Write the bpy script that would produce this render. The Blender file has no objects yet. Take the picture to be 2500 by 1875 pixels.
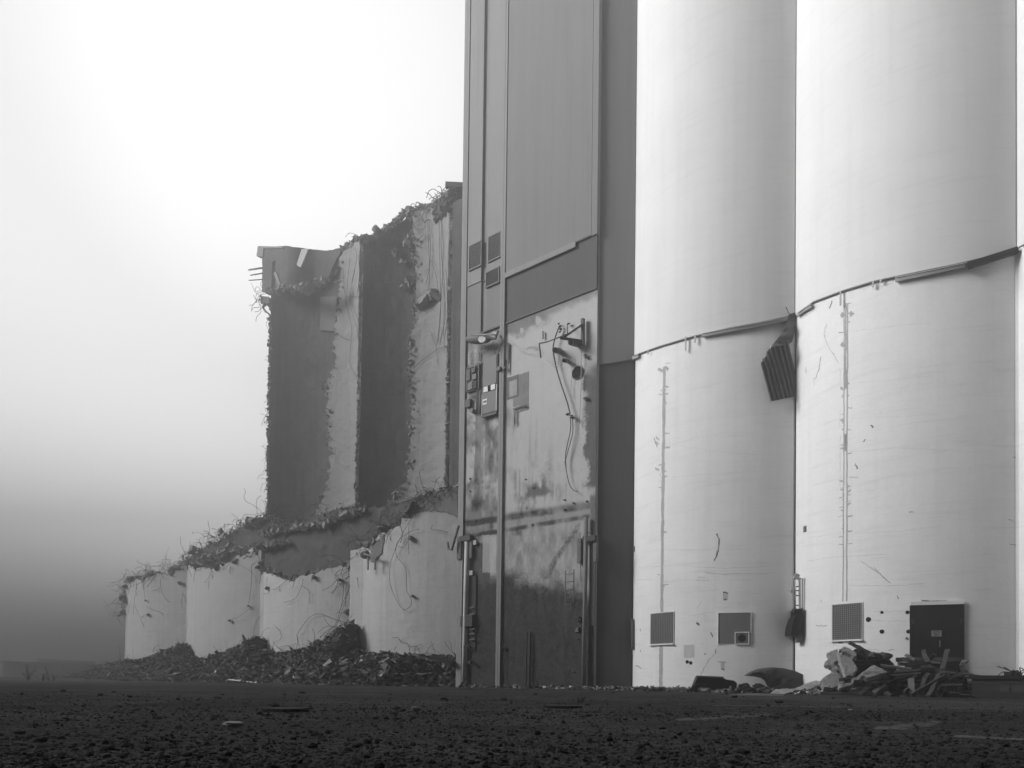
import bpy, math, random
import numpy as np
from mathutils import Matrix, Vector
random.seed(7)
rng = np.random.default_rng(11)
SC = bpy.context.scene
COL = SC.collection

# ------------------------------------------------------------------ camera model
# the place was surveyed in the photograph's own frame (2500 x 1875) and solved for a real camera
FPX, TH, RO, PPX, PPY = 1781.0, 0.0204, 0.0125, 1250.0, 1627.3
PHI = 0.6853                       # bearing of the facade normal
DC = 28.0                          # camera to the silo centre line, metres
EYE = 0.28
NX = np.array([math.sin(PHI), math.cos(PHI), 0.0])       # away from the camera, across the facade
UX = np.array([math.cos(PHI), -math.sin(PHI), 0.0])      # along the facade, to the right
UP = np.array([0, 0, 1.0])
CAM = np.array([0, 0, EYE])

def ray(px, py):
    xr = (px - PPX) / FPX; zr = -(py - PPY) / FPX
    x = xr * math.cos(RO) - zr * math.sin(RO); z = xr * math.sin(RO) + zr * math.cos(RO)
    return np.array([x, math.cos(TH) - z * math.sin(TH), math.sin(TH) + z * math.cos(TH)])

def FP(s, d, z):                   # facade coordinates -> world
    return NX * d + UX * s + UP * z

class Plane:
    def __init__(self, D): self.D = D
    def hit(self, x, y, off=0.0):
        r = ray(x, y); t = (self.D - off) / (r @ NX)
        return CAM + r * t
    def nrm(self, P): return NX
    def sz(self, x, y):
        P = self.hit(x, y); return P @ UX, P[2]

class Cyl:
    """vertical cylinder; far=True gives the inside face beyond the axis"""
    def __init__(self, s, d, R, far=False): self.s, self.d, self.R, self.far = s, d, R, far
    def hit(self, x, y, off=0.0):
        R = self.R + (-off if self.far else off)
        r = ray(x, y); c = (NX * self.d + UX * self.s)[:2]; k = r[:2]
        b = k @ c; a = k @ k; disc = b * b - a * (c @ c - R * R)
        disc = math.sqrt(max(disc, 0.0))
        t = (b + disc) / a if self.far else (b - disc) / a
        return CAM + r * t
    def nrm(self, P):              # pointing away from the camera side
        c = NX * self.d + UX * self.s
        v = np.array([P[0] - c[0], P[1] - c[1], 0.0]); v /= np.linalg.norm(v)
        return v if self.far else -v

class Depth:                       # a free-standing vertical plane across the view
    def __init__(self, Y): self.Y = Y
    def hit(self, x, y, off=0.0):
        r = ray(x, y); return CAM + r * ((self.Y - off) / r[1])
    def nrm(self, P): return np.array([0, 1.0, 0])

def ground_hit(x, y, z=0.0):
    r = ray(x, y); return CAM + r * ((z - EYE) / r[2])

def CR(ox, oy, sc):                # coordinates read off an enlarged crop
    return lambda pts: [(ox + sc * a, oy + sc * b) for a, b in pts]

# ------------------------------------------------------------------ noise
def hash2(ix, iy, seed):
    h = (ix.astype(np.int64) * 374761393 + iy.astype(np.int64) * 668265263 + seed * 982451653) & 0x7fffffff
    h = ((h ^ (h >> 13)) * 1274126177) & 0x7fffffff
    return ((h ^ (h >> 16)) & 0xffff) / 65535.0
def vnoise(x, y, seed=0):
    x = np.asarray(x, float); y = np.asarray(y, float)
    ix = np.floor(x); iy = np.floor(y); fx = x - ix; fy = y - iy
    fx = fx * fx * (3 - 2 * fx); fy = fy * fy * (3 - 2 * fy)
    a = hash2(ix, iy, seed); b = hash2(ix + 1, iy, seed); c = hash2(ix, iy + 1, seed); d = hash2(ix + 1, iy + 1, seed)
    return (a * (1 - fx) + b * fx) * (1 - fy) + (c * (1 - fx) + d * fx) * fy
def fbm(x, y, seed=0, oct=4):
    v = 0; amp = .5
    for k in range(oct):
        v = v + amp * vnoise(np.asarray(x) * 2 ** k, np.asarray(y) * 2 ** k, seed + 17 * k); amp *= .5
    return v                        # about 0..0.94, mean .47
def sstep(a, b, x):
    t = np.clip((np.asarray(x, float) - a) / (b - a), 0, 1); return t * t * (3 - 2 * t)

# ------------------------------------------------------------------ mesh builder
class MB:
    def __init__(self): self.v = []; self.f = []; self.sm = []; self.mi = []; self.n = 0
    def add(self, verts, faces, smooth=False, mi=0):
        verts = np.asarray(verts, float).reshape(-1, 3); b = self.n
        self.v.append(verts); self.n += len(verts)
        for f in faces: self.f.append(tuple(int(i) + b for i in f)); self.sm.append(smooth); self.mi.append(mi)
        return b
    def box8(self, c, mi=0):        # c: 8 corners, bottom loop then top loop
        self.add(c, [(0, 3, 2, 1), (4, 5, 6, 7), (0, 1, 5, 4), (1, 2, 6, 5), (2, 3, 7, 6), (3, 0, 4, 7)], mi=mi)
    def fbox(self, s0, s1, d0, d1, z0, z1, mi=0):    # box in facade coordinates
        self.box8([FP(s, d, z) for z in (z0, z1) for s, d in ((s0, d0), (s1, d0), (s1, d1), (s0, d1))], mi)
    def obox(self, c, ax, ay, az, mi=0):              # centre and three half axes
        c, ax, ay, az = map(np.asarray, (c, ax, ay, az))
        self.box8([c - ax - ay - az, c + ax - ay - az, c + ax + ay - az, c - ax + ay - az,
                   c - ax - ay + az, c + ax - ay + az, c + ax + ay + az, c - ax + ay + az], mi)
    def beam(self, a, b, w, h, up=None, mi=0):
        a = np.asarray(a, float); b = np.asarray(b, float); d = b - a; L = np.linalg.norm(d); d = d / L
        up = np.array([0, 0, 1.0]) if up is None else np.asarray(up, float)
        s = np.cross(d, up)
        if np.linalg.norm(s) < 1e-3: s = np.cross(d, [1.0, 0, 0])
        s /= np.linalg.norm(s); t = np.cross(s, d)
        self.obox((a + b) / 2, d * L / 2, s * w / 2, t * h / 2, mi)
    def tube(self, pts, r, n=6, cap=True, mi=0, taper=1.0):
        pts = [np.asarray(p, float) for p in pts]; m = len(pts); V = []
        prev = None
        for i, p in enumerate(pts):
            d = pts[min(i + 1, m - 1)] - pts[max(i - 1, 0)]; d = d / (np.linalg.norm(d) + 1e-9)
            a = prev if prev is not None else (np.array([0, 0, 1.0]) if abs(d[2]) < .9 else np.array([1.0, 0, 0]))
            a = a - d * (a @ d); a /= np.linalg.norm(a) + 1e-9; prev = a; b = np.cross(d, a)
            rr = r * (1 + (taper - 1) * i / max(m - 1, 1))
            for k in range(n):
                q = 2 * math.pi * k / n; V.append(p + rr * (a * math.cos(q) + b * math.sin(q)))
        F = [(i * n + k, i * n + (k + 1) % n, (i + 1) * n + (k + 1) % n, (i + 1) * n + k) for i in range(m - 1) for k in range(n)]
        b0 = self.add(V, F, True, mi)
        if cap:
            self.f += [tuple(b0 + k for k in range(n))[::-1], tuple(b0 + (m - 1) * n + k for k in range(n))]; self.sm += [False] * 2; self.mi += [mi] * 2
    def prism(self, poly, off, mi=0):                 # poly: 3D points, off: extrusion vector
        poly = [np.asarray(p, float) for p in poly]; n = len(poly); off = np.asarray(off, float)
        self.add(poly + [p + off for p in poly], [tuple(range(n))[::-1], tuple(range(n, 2 * n))] +
                 [(i, (i + 1) % n, n + (i + 1) % n, n + i) for i in range(n)], mi=mi)
    def disc(self, c, nrm, r, depth, n=20, mi=0):
        nrm = np.asarray(nrm, float); a = np.cross(nrm, UP); a /= np.linalg.norm(a); b = np.cross(a, nrm)
        self.prism([c + r * (a * math.cos(2 * math.pi * k / n) + b * math.sin(2 * math.pi * k / n)) for k in range(n)], nrm * depth, mi)
    def rock(self, c, r, g, flat=.7, mi=0, smooth=False, sub=0):
        V, F = ICO[sub]
        s = np.array([g.uniform(.7, 1.35), g.uniform(.7, 1.3), g.uniform(.45, .95) * flat])
        W = V * (1 + g.uniform(-.24, .24, (len(V), 1))) * s * r
        q = g.uniform(0, 6.28); R = np.array([[math.cos(q), -math.sin(q), 0], [math.sin(q), math.cos(q), 0], [0, 0, 1]])
        t = g.normal(0, .35); T = np.array([[1, 0, 0], [0, math.cos(t), -math.sin(t)], [0, math.sin(t), math.cos(t)]])
        self.add(W @ (R @ T).T + np.asarray(c), F, smooth, mi)
    def shard(self, c, size, g, mi=0):                # an angular flake
        q, t, w = g.uniform(0, 6.28), g.normal(0, .5), g.normal(0, .5)
        Rz = np.array([[math.cos(q), -math.sin(q), 0], [math.sin(q), math.cos(q), 0], [0, 0, 1]])
        Rx = np.array([[1, 0, 0], [0, math.cos(t), -math.sin(t)], [0, math.sin(t), math.cos(t)]])
        Ry = np.array([[math.cos(w), 0, math.sin(w)], [0, 1, 0], [-math.sin(w), 0, math.cos(w)]])
        M = Rz @ Rx @ Ry; hx, hy, hz = np.asarray(size) / 2
        V = np.array([[-hx, -hy, -hz], [hx, -hy, -hz], [hx, hy, -hz], [-hx, hy, -hz], [-hx, -hy, hz], [hx, -hy, hz], [hx, hy, hz], [-hx, hy, hz]])
        V *= 1 + g.uniform(-.5, .35, V.shape); V += g.uniform(-.18, .18, V.shape) * np.asarray(size).mean()
        self.box8(V @ M.T + np.asarray(c), mi)
    def build(self, name, mats, parent=None, attr=None):
        me = bpy.data.meshes.new(name)
        V = np.concatenate(self.v) if self.v else np.zeros((0, 3))
        me.from_pydata(V.tolist(), [], self.f)
        mats = mats if isinstance(mats, (list, tuple)) else [mats]
        for m in mats: me.materials.append(m)
        me.polygons.foreach_set('use_smooth', self.sm)
        if len(mats) > 1: me.polygons.foreach_set('material_index', self.mi)
        if attr is not None:
            at = me.attributes.new('tone', 'FLOAT', 'POINT'); at.data.foreach_set('value', np.asarray(attr, np.float32))
        me.update()
        o = bpy.data.objects.new(name, me); COL.objects.link(o)
        if parent is not None:
            o.parent = parent
            o.matrix_parent_inverse = Matrix.Translation(-Vector(ROOTLOC.get(parent.name, (0, 0, 0))))
        return o

def ico(sub):
    t = (1 + 5 ** .5) / 2
    V = [(-1, t, 0), (1, t, 0), (-1, -t, 0), (1, -t, 0), (0, -1, t), (0, 1, t), (0, -1, -t), (0, 1, -t), (t, 0, -1), (t, 0, 1), (-t, 0, -1), (-t, 0, 1)]
    F = [(0, 11, 5), (0, 5, 1), (0, 1, 7), (0, 7, 10), (0, 10, 11), (1, 5, 9), (5, 11, 4), (11, 10, 2), (10, 7, 6), (7, 1, 8), (3, 9, 4), (3, 4, 2), (3, 2, 6), (3, 6, 8), (3, 8, 9), (4, 9, 5), (2, 4, 11), (6, 2, 10), (8, 6, 7), (9, 8, 1)]
    V = [np.array(v) / np.linalg.norm(v) for v in V]
    for _ in range(sub):
        mid = {}; NF = []
        def m(a, b):
            k = (min(a, b), max(a, b))
            if k not in mid:
                w = V[a] + V[b]; V.append(w / np.linalg.norm(w)); mid[k] = len(V) - 1
            return mid[k]
        for a, b, c in F:
            x, y, z = m(a, b), m(b, c), m(c, a); NF += [(a, x, z), (b, y, x), (c, z, y), (x, y, z)]
        F = NF
    return np.array(V), F
ICO = [ico(0), ico(1), ico(2)]

ROOTLOC = {}
def root(name, loc, label, cat, group=None):
    o = bpy.data.objects.new(name, None); COL.objects.link(o); o.location = [float(q) for q in loc]; o.empty_display_size = .3
    ROOTLOC[o.name] = tuple(float(q) for q in loc)
    return tag(o, label, cat, group)
def tag(o, label, cat, group=None, kind=None):
    o['label'] = label; o['category'] = cat
    if group: o['group'] = group
    if kind: o['kind'] = kind
    return o
def struct(o): o['kind'] = 'structure'; return o
def stuff(o): o['kind'] = 'stuff'; return o

# ------------------------------------------------------------------ materials
def newmat(name):
    m = bpy.data.materials.new(name); m.use_nodes = True; nt = m.node_tree
    b = nt.nodes['Principled BSDF']; return m, nt, b
def N(nt, t, **kw):
    n = nt.nodes.new(t)
    for k, v in kw.items():
        if k.startswith('i_'): n.inputs[k[2:].replace('_', ' ')].default_value = v
        else: setattr(n, k, v)
    return n
def ramp(nt, src, p0, p1, v0, v1):
    r = N(nt, 'ShaderNodeMapRange'); r.inputs['From Min'].default_value = p0; r.inputs['From Max'].default_value = p1
    r.inputs['To Min'].default_value = v0; r.inputs['To Max'].default_value = v1; r.interpolation_type = 'SMOOTHSTEP'
    nt.links.new(src, r.inputs['Value']); return r.outputs['Result']
def math2(nt, op, a, b):
    n = N(nt, 'ShaderNodeMath', operation=op)
    for i, q in enumerate((a, b)):
        if isinstance(q, (int, float)): n.inputs[i].default_value = q
        else: nt.links.new(q, n.inputs[i])
    return n.outputs[0]
def noise(nt, vec, scale, detail=5, rough=.55, stretch=None, dist=0.0):
    if stretch is not None:
        mp = N(nt, 'ShaderNodeMapping'); mp.inputs['Scale'].default_value = stretch; nt.links.new(vec, mp.inputs['Vector']); vec = mp.outputs['Vector']
    n = N(nt, 'ShaderNodeTexNoise'); n.inputs['Scale'].default_value = scale; n.inputs['Detail'].default_value = detail
    n.inputs['Roughness'].default_value = rough; n.inputs['Distortion'].default_value = dist
    nt.links.new(vec, n.inputs['Vector']); return n.outputs['Fac']
def grey(nt, fac, bsdf):
    c = N(nt, 'ShaderNodeCombineColor')
    for k in ('Red', 'Green', 'Blue'): nt.links.new(fac, c.inputs[k])
    nt.links.new(c.outputs['Color'], bsdf.inputs['Base Color'])
def bump(nt, h, bsdf, strength, dist):
    b = N(nt, 'ShaderNodeBump'); b.inputs['Strength'].default_value = strength; b.inputs['Distance'].default_value = dist
    nt.links.new(h, b.inputs['Height']); nt.links.new(b.outputs['Normal'], bsdf.inputs['Normal'])

def surf_mat(name, base, mottle=.18, mscale=.6, fine=.12, fscale=14, streak=0.0, lines=0.0, rough=.9, bstr=.35, bdist=.01, island=0.0, spec=.3, metal=0.0, bscale=30, attr=None, dark=.1):
    """weathered mineral / painted / metal surface, all grey"""
    m, nt, b = newmat(name)
    geo = N(nt, 'ShaderNodeNewGeometry'); P = geo.outputs['Position']
    v = math2(nt, 'ADD', 1.0, math2(nt, 'MULTIPLY', math2(nt, 'SUBTRACT', noise(nt, P, mscale, 6, .6, dist=.4), .5), 2 * mottle))
    v = math2(nt, 'MULTIPLY', v, math2(nt, 'ADD', 1.0, math2(nt, 'MULTIPLY', math2(nt, 'SUBTRACT', noise(nt, P, fscale, 4, .65), .5), 2 * fine)))
    if streak:
        s = ramp(nt, noise(nt, P, 1.0, 5, .6, (3.2, 3.2, .09)), .42, .75, 0, 1)
        v = math2(nt, 'MULTIPLY', v, math2(nt, 'SUBTRACT', 1.0, math2(nt, 'MULTIPLY', s, streak)))
    if lines:
        s = ramp(nt, noise(nt, P, 1.0, 4, .7, (.5, .5, 7.0)), .5, .72, 0, 1)
        v = math2(nt, 'MULTIPLY', v, math2(nt, 'SUBTRACT', 1.0, math2(nt, 'MULTIPLY', s, lines)))
    if island:
        v = math2(nt, 'MULTIPLY', v, ramp(nt, geo.outputs['Random Per Island'], 0, 1, 1 - island, 1 + island))
    if attr:
        a = N(nt, 'ShaderNodeAttribute', attribute_name='tone').outputs['Fac']
        col = math2(nt, 'ADD', math2(nt, 'MULTIPLY', math2(nt, 'SUBTRACT', 1.0, a), base), math2(nt, 'MULTIPLY', a, dark))
        v = math2(nt, 'MULTIPLY', v, col)
    else: v = math2(nt, 'MULTIPLY', v, base)
    grey(nt, v, b)
    b.inputs['Roughness'].default_value = rough; b.inputs['Specular IOR Level'].default_value = spec; b.inputs['Metallic'].default_value = metal
    if bstr:
        h = math2(nt, 'ADD', noise(nt, P, bscale, 6, .7), math2(nt, 'MULTIPLY', noise(nt, P, bscale * .13, 4, .6), 2.0))
        bump(nt, h, b, bstr, bdist)
    return m

M = {}
M['silo_upper'] = surf_mat('pale render', .80, .07, .5, .03, 9, streak=.05, lines=.05, bstr=.25, bdist=.008)
M['silo_lower'] = surf_mat('worn white paint', .87, .08, .7, .06, 12, streak=.05, lines=.075, bstr=.5, bdist=.012, bscale=18)
M['seam'] = surf_mat('bare mortar', .45, .3, 3, .25, 22, bstr=.6)
M['crack'] = surf_mat('open crack', .16, .4, 3, .3, 20, bstr=0)
M['hairline'] = surf_mat('hairline crack', .47, .4, 3, .3, 20, bstr=0)
M['hole'] = surf_mat('dark hollow', .012, bstr=0, spec=.1)
M['flash'] = surf_mat('grey flashing', .50, .15, 2, .1, 20, rough=.6, bstr=.1)
M['pale_metal'] = surf_mat('pale painted metal', .55, .15, 3, .15, 25, rough=.6, bstr=.15)
M['dark_metal'] = surf_mat('dark steel', .045, .3, 3, .2, 25, rough=.55, bstr=.2)
M['mid_metal'] = surf_mat('weathered steel', .14, .3, 3, .2, 25, rough=.6, bstr=.2)
M['black'] = surf_mat('black painted steel', .010, .25, 2, .15, 15, rough=.55, bstr=.1)
M['grate'] = surf_mat('grating bars', .20, .2, 4, .15, 30, rough=.6, bstr=.1)
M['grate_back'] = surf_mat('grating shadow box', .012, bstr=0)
M['panel_grey'] = surf_mat('grey sheet panel', .16, .08, 2, .04, 15, rough=.7, bstr=.1)
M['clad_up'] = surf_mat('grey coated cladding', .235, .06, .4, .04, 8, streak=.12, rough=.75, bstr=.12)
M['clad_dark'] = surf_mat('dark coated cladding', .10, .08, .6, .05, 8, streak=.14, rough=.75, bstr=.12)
M['slice_up'] = surf_mat('tower shaded upper silo', .30, .06, .5, .03, 9, streak=.10, bstr=.2)  # both slice tones are darkened for the shade of the tower beside it
M['slice_low'] = surf_mat('tower shaded lower silo', .115, .08, .6, .05, 9, streak=.12, bstr=.2)
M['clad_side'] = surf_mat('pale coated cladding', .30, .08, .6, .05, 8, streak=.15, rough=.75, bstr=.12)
M['tower_core'] = surf_mat('tower concrete', .30, .2, .8, .1, 8, streak=.15)
M['rib'] = surf_mat('steel rib', .29, .15, 1.2, .08, 12, streak=.2, rough=.7, bstr=.15)
M['plaster'] = surf_mat('stained plaster', .56, .08, 1.5, .08, 16, streak=.06, attr=True, dark=.07, bstr=.5, rough=1.0, spec=.05)
M['ruin_out'] = surf_mat('pale demolished concrete', .50, .13, .8, .08, 12, streak=.12, lines=.08, bstr=.5, bdist=.02)
M['ruin_strip'] = surf_mat('sunlit lining concrete', .25, .18, .9, .12, 9, streak=.12, lines=.1, bstr=.7, bdist=.05, bscale=8)  # paleness partly holds the sunlight on this side of the bins
M['ruin_in'] = surf_mat('shaded stained bin concrete', .095, .7, .45, .3, 3, streak=.4, lines=.3, bstr=.7, bdist=.04, bscale=8)  # stain plus the shade of the bin side turned from the sun
M['ruin_mid'] = surf_mat('broken partition concrete', .085, .6, .7, .18, 8, bstr=.8, bdist=.05, bscale=9)  # dark base also stands in for the shade inside the bins
M['torn'] = surf_mat('fractured aggregate', .20, .35, 3, .3, 12, island=.4, bstr=.8, bdist=.04)
M['slab'] = surf_mat('roof slab concrete', .12, .2, .7, .1, 7, bstr=.6)
M['rebar'] = surf_mat('rusted bar', .035, .3, 5, .1, 30, rough=.85, bstr=0)
M['rubble'] = surf_mat('rubble dust', .05, .4, 2, .3, 14, bstr=.8, bdist=.04)
M['frag'] = surf_mat('rubble fragments', .085, .3, 2.5, .25, 16, island=.85, bstr=.5)
M['frag_pale'] = surf_mat('pale fragments', .42, .2, 3, .2, 20, island=.3, bstr=.4)
M['wood'] = surf_mat('weathered timber', .058, .25, 2, .25, 24, island=.3, bstr=.5, bdist=.01, bscale=60)
M['wood_pale'] = surf_mat('split timber', .125, .25, 2, .25, 24, bstr=.5, bscale=60)
M['wood_dark'] = surf_mat('tarred timber', .016, .3, 2, .25, 24, bstr=.4, bscale=60)
M['wool'] = surf_mat('mineral wool slab', .50, .35, 6, .75, 30, bstr=1.0, bdist=.06, bscale=45)
M['tarp'] = surf_mat('dull tarpaulin', .10, .25, 2, .12, 14, rough=1.0, spec=.02, bstr=.4, bdist=.02)
M['stone'] = surf_mat('yard stone', .022, .3, 9, .3, 60, island=.5, bstr=.5, bdist=.004, bscale=90)
M['pebble'] = surf_mat('loose gravel', .017, .2, 4, .25, 90, island=.95, bstr=.3, bdist=.002, bscale=140)
M['stone_pale'] = surf_mat('pale yard stone', .26, .25, 9, .3, 60, bstr=.5, bdist=.004, bscale=90)
M['weed'] = surf_mat('dry weed', .05, .3, 9, .2, 40, island=.4, bstr=0)
M['far'] = surf_mat('far shed cladding', .10, .1, .3, .05, 2, bstr=0)
M['white'] = surf_mat('white enamel', .78, .05, 5, .04, 30, rough=.5, bstr=0)
M['ink'] = surf_mat('printed ink', .12, bstr=0)
M['plinth'] = surf_mat('dark plinth concrete', .035, .3, 1.5, .2, 14, bstr=.5)
M['kerb'] = surf_mat('kerb stone', .07, .35, 2, .3, 18, bstr=.5)
M['cable'] = surf_mat('black cable', .03, bstr=0, rough=.7)
M['white_cable'] = surf_mat('white cable', .7, bstr=0, rough=.7)

def ground_mat():
    m, nt, b = newmat('gravelled asphalt')
    P = N(nt, 'ShaderNodeNewGeometry').outputs['Position']
    big = noise(nt, P, .22, 5, .6, dist=.5); mid = noise(nt, P, 1.3, 5, .65); fine = noise(nt, P, 26, 5, .75); grit = noise(nt, P, 120, 3, .7)
    v = ramp(nt, big, .35, .7, .024, .056)
    v = math2(nt, 'MULTIPLY', v, ramp(nt, mid, .3, .7, .7, 1.35))
    v = math2(nt, 'MULTIPLY', v, ramp(nt, fine, .32, .70, .4, 1.7))
    v = math2(nt, 'MULTIPLY', v, ramp(nt, grit, .3, .72, .2, 2.3))
    vo = N(nt, 'ShaderNodeTexVoronoi'); vo.inputs['Scale'].default_value = 70; nt.links.new(P, vo.inputs['Vector'])
    grey(nt, v, b); b.inputs['Roughness'].default_value = .95; b.inputs['Specular IOR Level'].default_value = .15
    h = math2(nt, 'ADD', math2(nt, 'MULTIPLY', fine, 1.2), math2(nt, 'ADD', math2(nt, 'MULTIPLY', grit, .4), math2(nt, 'MULTIPLY', vo.outputs['Distance'], .8)))
    bump(nt, h, b, .9, .02); return m
M['ground'] = ground_mat()

# ------------------------------------------------------------------ ground
def gheight(x, y):
    r = np.hypot(x, y)
    near = .030 * (fbm(x * 1.1, y * 1.1, 3) - .47) + .020 * (fbm(x * 5, y * 5, 9, 4) - .47) + .012 * (fbm(x * 22, y * 22, 5, 3) - .44)
    h = .8 * near * sstep(.7, 1.6, r) * (1 - sstep(14, 22, r))
    # low earth bank at the far edge of the yard
    az = np.arctan2(x, y)
    bank = sstep(55, 68, r) * (1 - sstep(80, 95, r)) * (.06 + .22 * fbm(az * 9 + 3, r * .05, 21, 3)) * (1 - sstep(-.42, -.30, az)) * sstep(-1.3, -1.0, az)
    return h + bank
def build_ground():
    rad = np.concatenate([[0.0], np.geomspace(.5, 1.4, 12)[:-1], np.geomspace(1.4, 9, 330)[:-1], np.geomspace(9, 60, 120)[:-1], np.geomspace(60, 148, 20)])
    a_in = np.linspace(-.85, .85, 620); a_out = np.linspace(.85, 2 * math.pi - .85, 120)[1:-1]
    ang = np.concatenate([a_in, a_out]); na = len(ang)
    Rr, A = np.meshgrid(rad[1:], ang, indexing='ij')
    X = Rr * np.sin(A); Y = Rr * np.cos(A); Z = gheight(X, Y)
    V = np.concatenate([[[0, 0, 0]], np.stack([X, Y, Z], -1).reshape(-1, 3)])
    me = bpy.data.meshes.new('ground'); nr = len(rad) - 1
    i = np.arange(nr - 1)[:, None] * na + 1; j = np.arange(na)[None, :]; j2 = (j + 1) % na
    Q = np.stack([i + j, i + na + j, i + na + j2, i + j2], -1).reshape(-1, 4)
    tri = [(0, 1 + k, 1 + (k + 1) % na) for k in range(na)]
    me.from_pydata(V.tolist(), [], [tuple(q[::-1]) for q in Q.tolist()] + [t[::-1] for t in tri])
    me.polygons.foreach_set('use_smooth', [True] * len(me.polygons)); me.materials.append(M['ground']); me.update()
    o = bpy.data.objects.new('ground', me); COL.objects.link(o); struct(o)
build_ground()
def gz(P): return float(gheight(np.array(P[0]), np.array(P[1])))

# ------------------------------------------------------------------ torn shell patches
def resamp(poly, n):
    P = np.array(poly, float); L = np.concatenate([[0], np.cumsum(np.hypot(*np.diff(P, axis=0).T))]); t = np.linspace(0, L[-1], n)
    return np.stack([np.interp(t, L, P[:, 0]), np.interp(t, L, P[:, 1])], 1)
def rag(c, amp, axis, seed, freq=.11):
    n = len(c); t = np.concatenate([[0], np.cumsum(np.hypot(*np.diff(c, axis=0).T))])
    f = (fbm(t * freq, np.full(n, seed * 3.7), seed, 4) - .47) * 2 * amp
    w = sstep(0, .06, np.linspace(0, 1, n)) * sstep(0, .06, np.linspace(1, 0, n))
    c = c.copy(); c[:, axis] += f * w; return c
def shell(mb, surf, L, R, B, T, th, nu, nv, rg=(0, 0, 0, 0), seed=1, relief=0.0, thn=0.0, mi=0):
    """closed solid on a surface, outlined by four curves; ragged by rg (photo units)"""
    Lc, Rc = rag(resamp(L, nv), rg[0], 0, seed), rag(resamp(R, nv), rg[1], 0, seed + 1)
    Bc, Tc = rag(resamp(B, nu), rg[2], 1, seed + 2), rag(resamp(T, nu), rg[3], 1, seed + 3)
    Lc += np.linspace(0, 1, nv)[:, None] * (Tc[0] - Lc[-1]) + np.linspace(1, 0, nv)[:, None] * (Bc[0] - Lc[0])
    Rc += np.linspace(0, 1, nv)[:, None] * (Tc[-1] - Rc[-1]) + np.linspace(1, 0, nv)[:, None] * (Bc[-1] - Rc[0])
    a = np.linspace(0, 1, nu)[None, :, None]; b = np.linspace(0, 1, nv)[:, None, None]
    S = (1 - b) * Bc[None] + b * Tc[None] + (1 - a) * Lc[:, None] + a * Rc[:, None] - ((1 - a) * (1 - b) * Bc[0] + a * (1 - b) * Bc[-1] + (1 - a) * b * Tc[0] + a * b * Tc[-1])
    F0 = np.zeros((nv, nu, 3)); F1 = np.zeros((nv, nu, 3))
    nz = fbm(S[..., 0] * .06, S[..., 1] * .06, seed + 9, 4) - .47
    for j in range(nv):
        for i in range(nu):
            P = surf.hit(S[j, i, 0], S[j, i, 1]); n = surf.nrm(P)
            F0[j, i] = P + n * relief * nz[j, i]; F1[j, i] = P + n * (th * (1 + thn * nz[j, i]))
    nn = nu * nv; idx = np.arange(nn).reshape(nv, nu)
    fr = [(idx[j, i], idx[j, i + 1], idx[j + 1, i + 1], idx[j + 1, i]) for j in range(nv - 1) for i in range(nu - 1)]
    mb.add(F0.reshape(-1, 3), fr, True, mi)
    mb.add(F1.reshape(-1, 3), [f[::-1] for f in fr], True, mi)
    loop = list(idx[0, :]) + list(idx[1:, -1]) + list(idx[-1, :-1][::-1]) + list(idx[1:-1, 0][::-1])
    m = len(loop); A = F0.reshape(-1, 3)[loop]; C = F1.reshape(-1, 3)[loop]
    md = (A + C) / 2 + rng.normal(0, .03 if rg[3] else .0, (m, 3))
    mb.add(np.concatenate([A, md, C]), [(k, m + k, m + (k + 1) % m, (k + 1) % m) for k in range(m)] + [(m + k, 2 * m + k, 2 * m + (k + 1) % m, m + (k + 1) % m) for k in range(m)], False, mi)
    return S, F0
def smooth_pts(pts, k=5):
    P = np.array(pts, float); n = len(P)
    if n < 3: return [P[0] + (P[-1] - P[0]) * t for t in np.linspace(0, 1, k)]
    out = []
    for i in range(n - 1):
        p0, p1, p2, p3 = P[max(i - 1, 0)], P[i], P[i + 1], P[min(i + 2, n - 1)]
        for t in np.linspace(0, 1, k, endpoint=False):
            out.append(.5 * ((2 * p1) + (-p0 + p2) * t + (2 * p0 - 5 * p1 + 4 * p2 - p3) * t * t + (-p0 + 3 * p1 - 3 * p2 + p3) * t ** 3))
    out.append(P[-1]); return out
def strand(mb, surf, px, off, r, k=4, wig=.0, n=5):
    mb.tube(smooth_pts([surf.hit(x, y, off + random.uniform(-wig, wig)) for x, y in px], k), r, n)
def wild(mb, p, d, L, r, g, n=9, droop=.5, curl=.5):
    p = np.array(p, float); d = np.array(d, float); d /= np.linalg.norm(d); pts = [p]
    for k in range(n):
        d = d + g.normal(0, curl / 2, 3) * np.array([1, 1, 1]) - UP * droop * .12 * k / n; d /= np.linalg.norm(d)
        pts.append(pts[-1] + d * L / n)
    mb.tube(smooth_pts(pts, 2), r, 4, cap=False)

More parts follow.
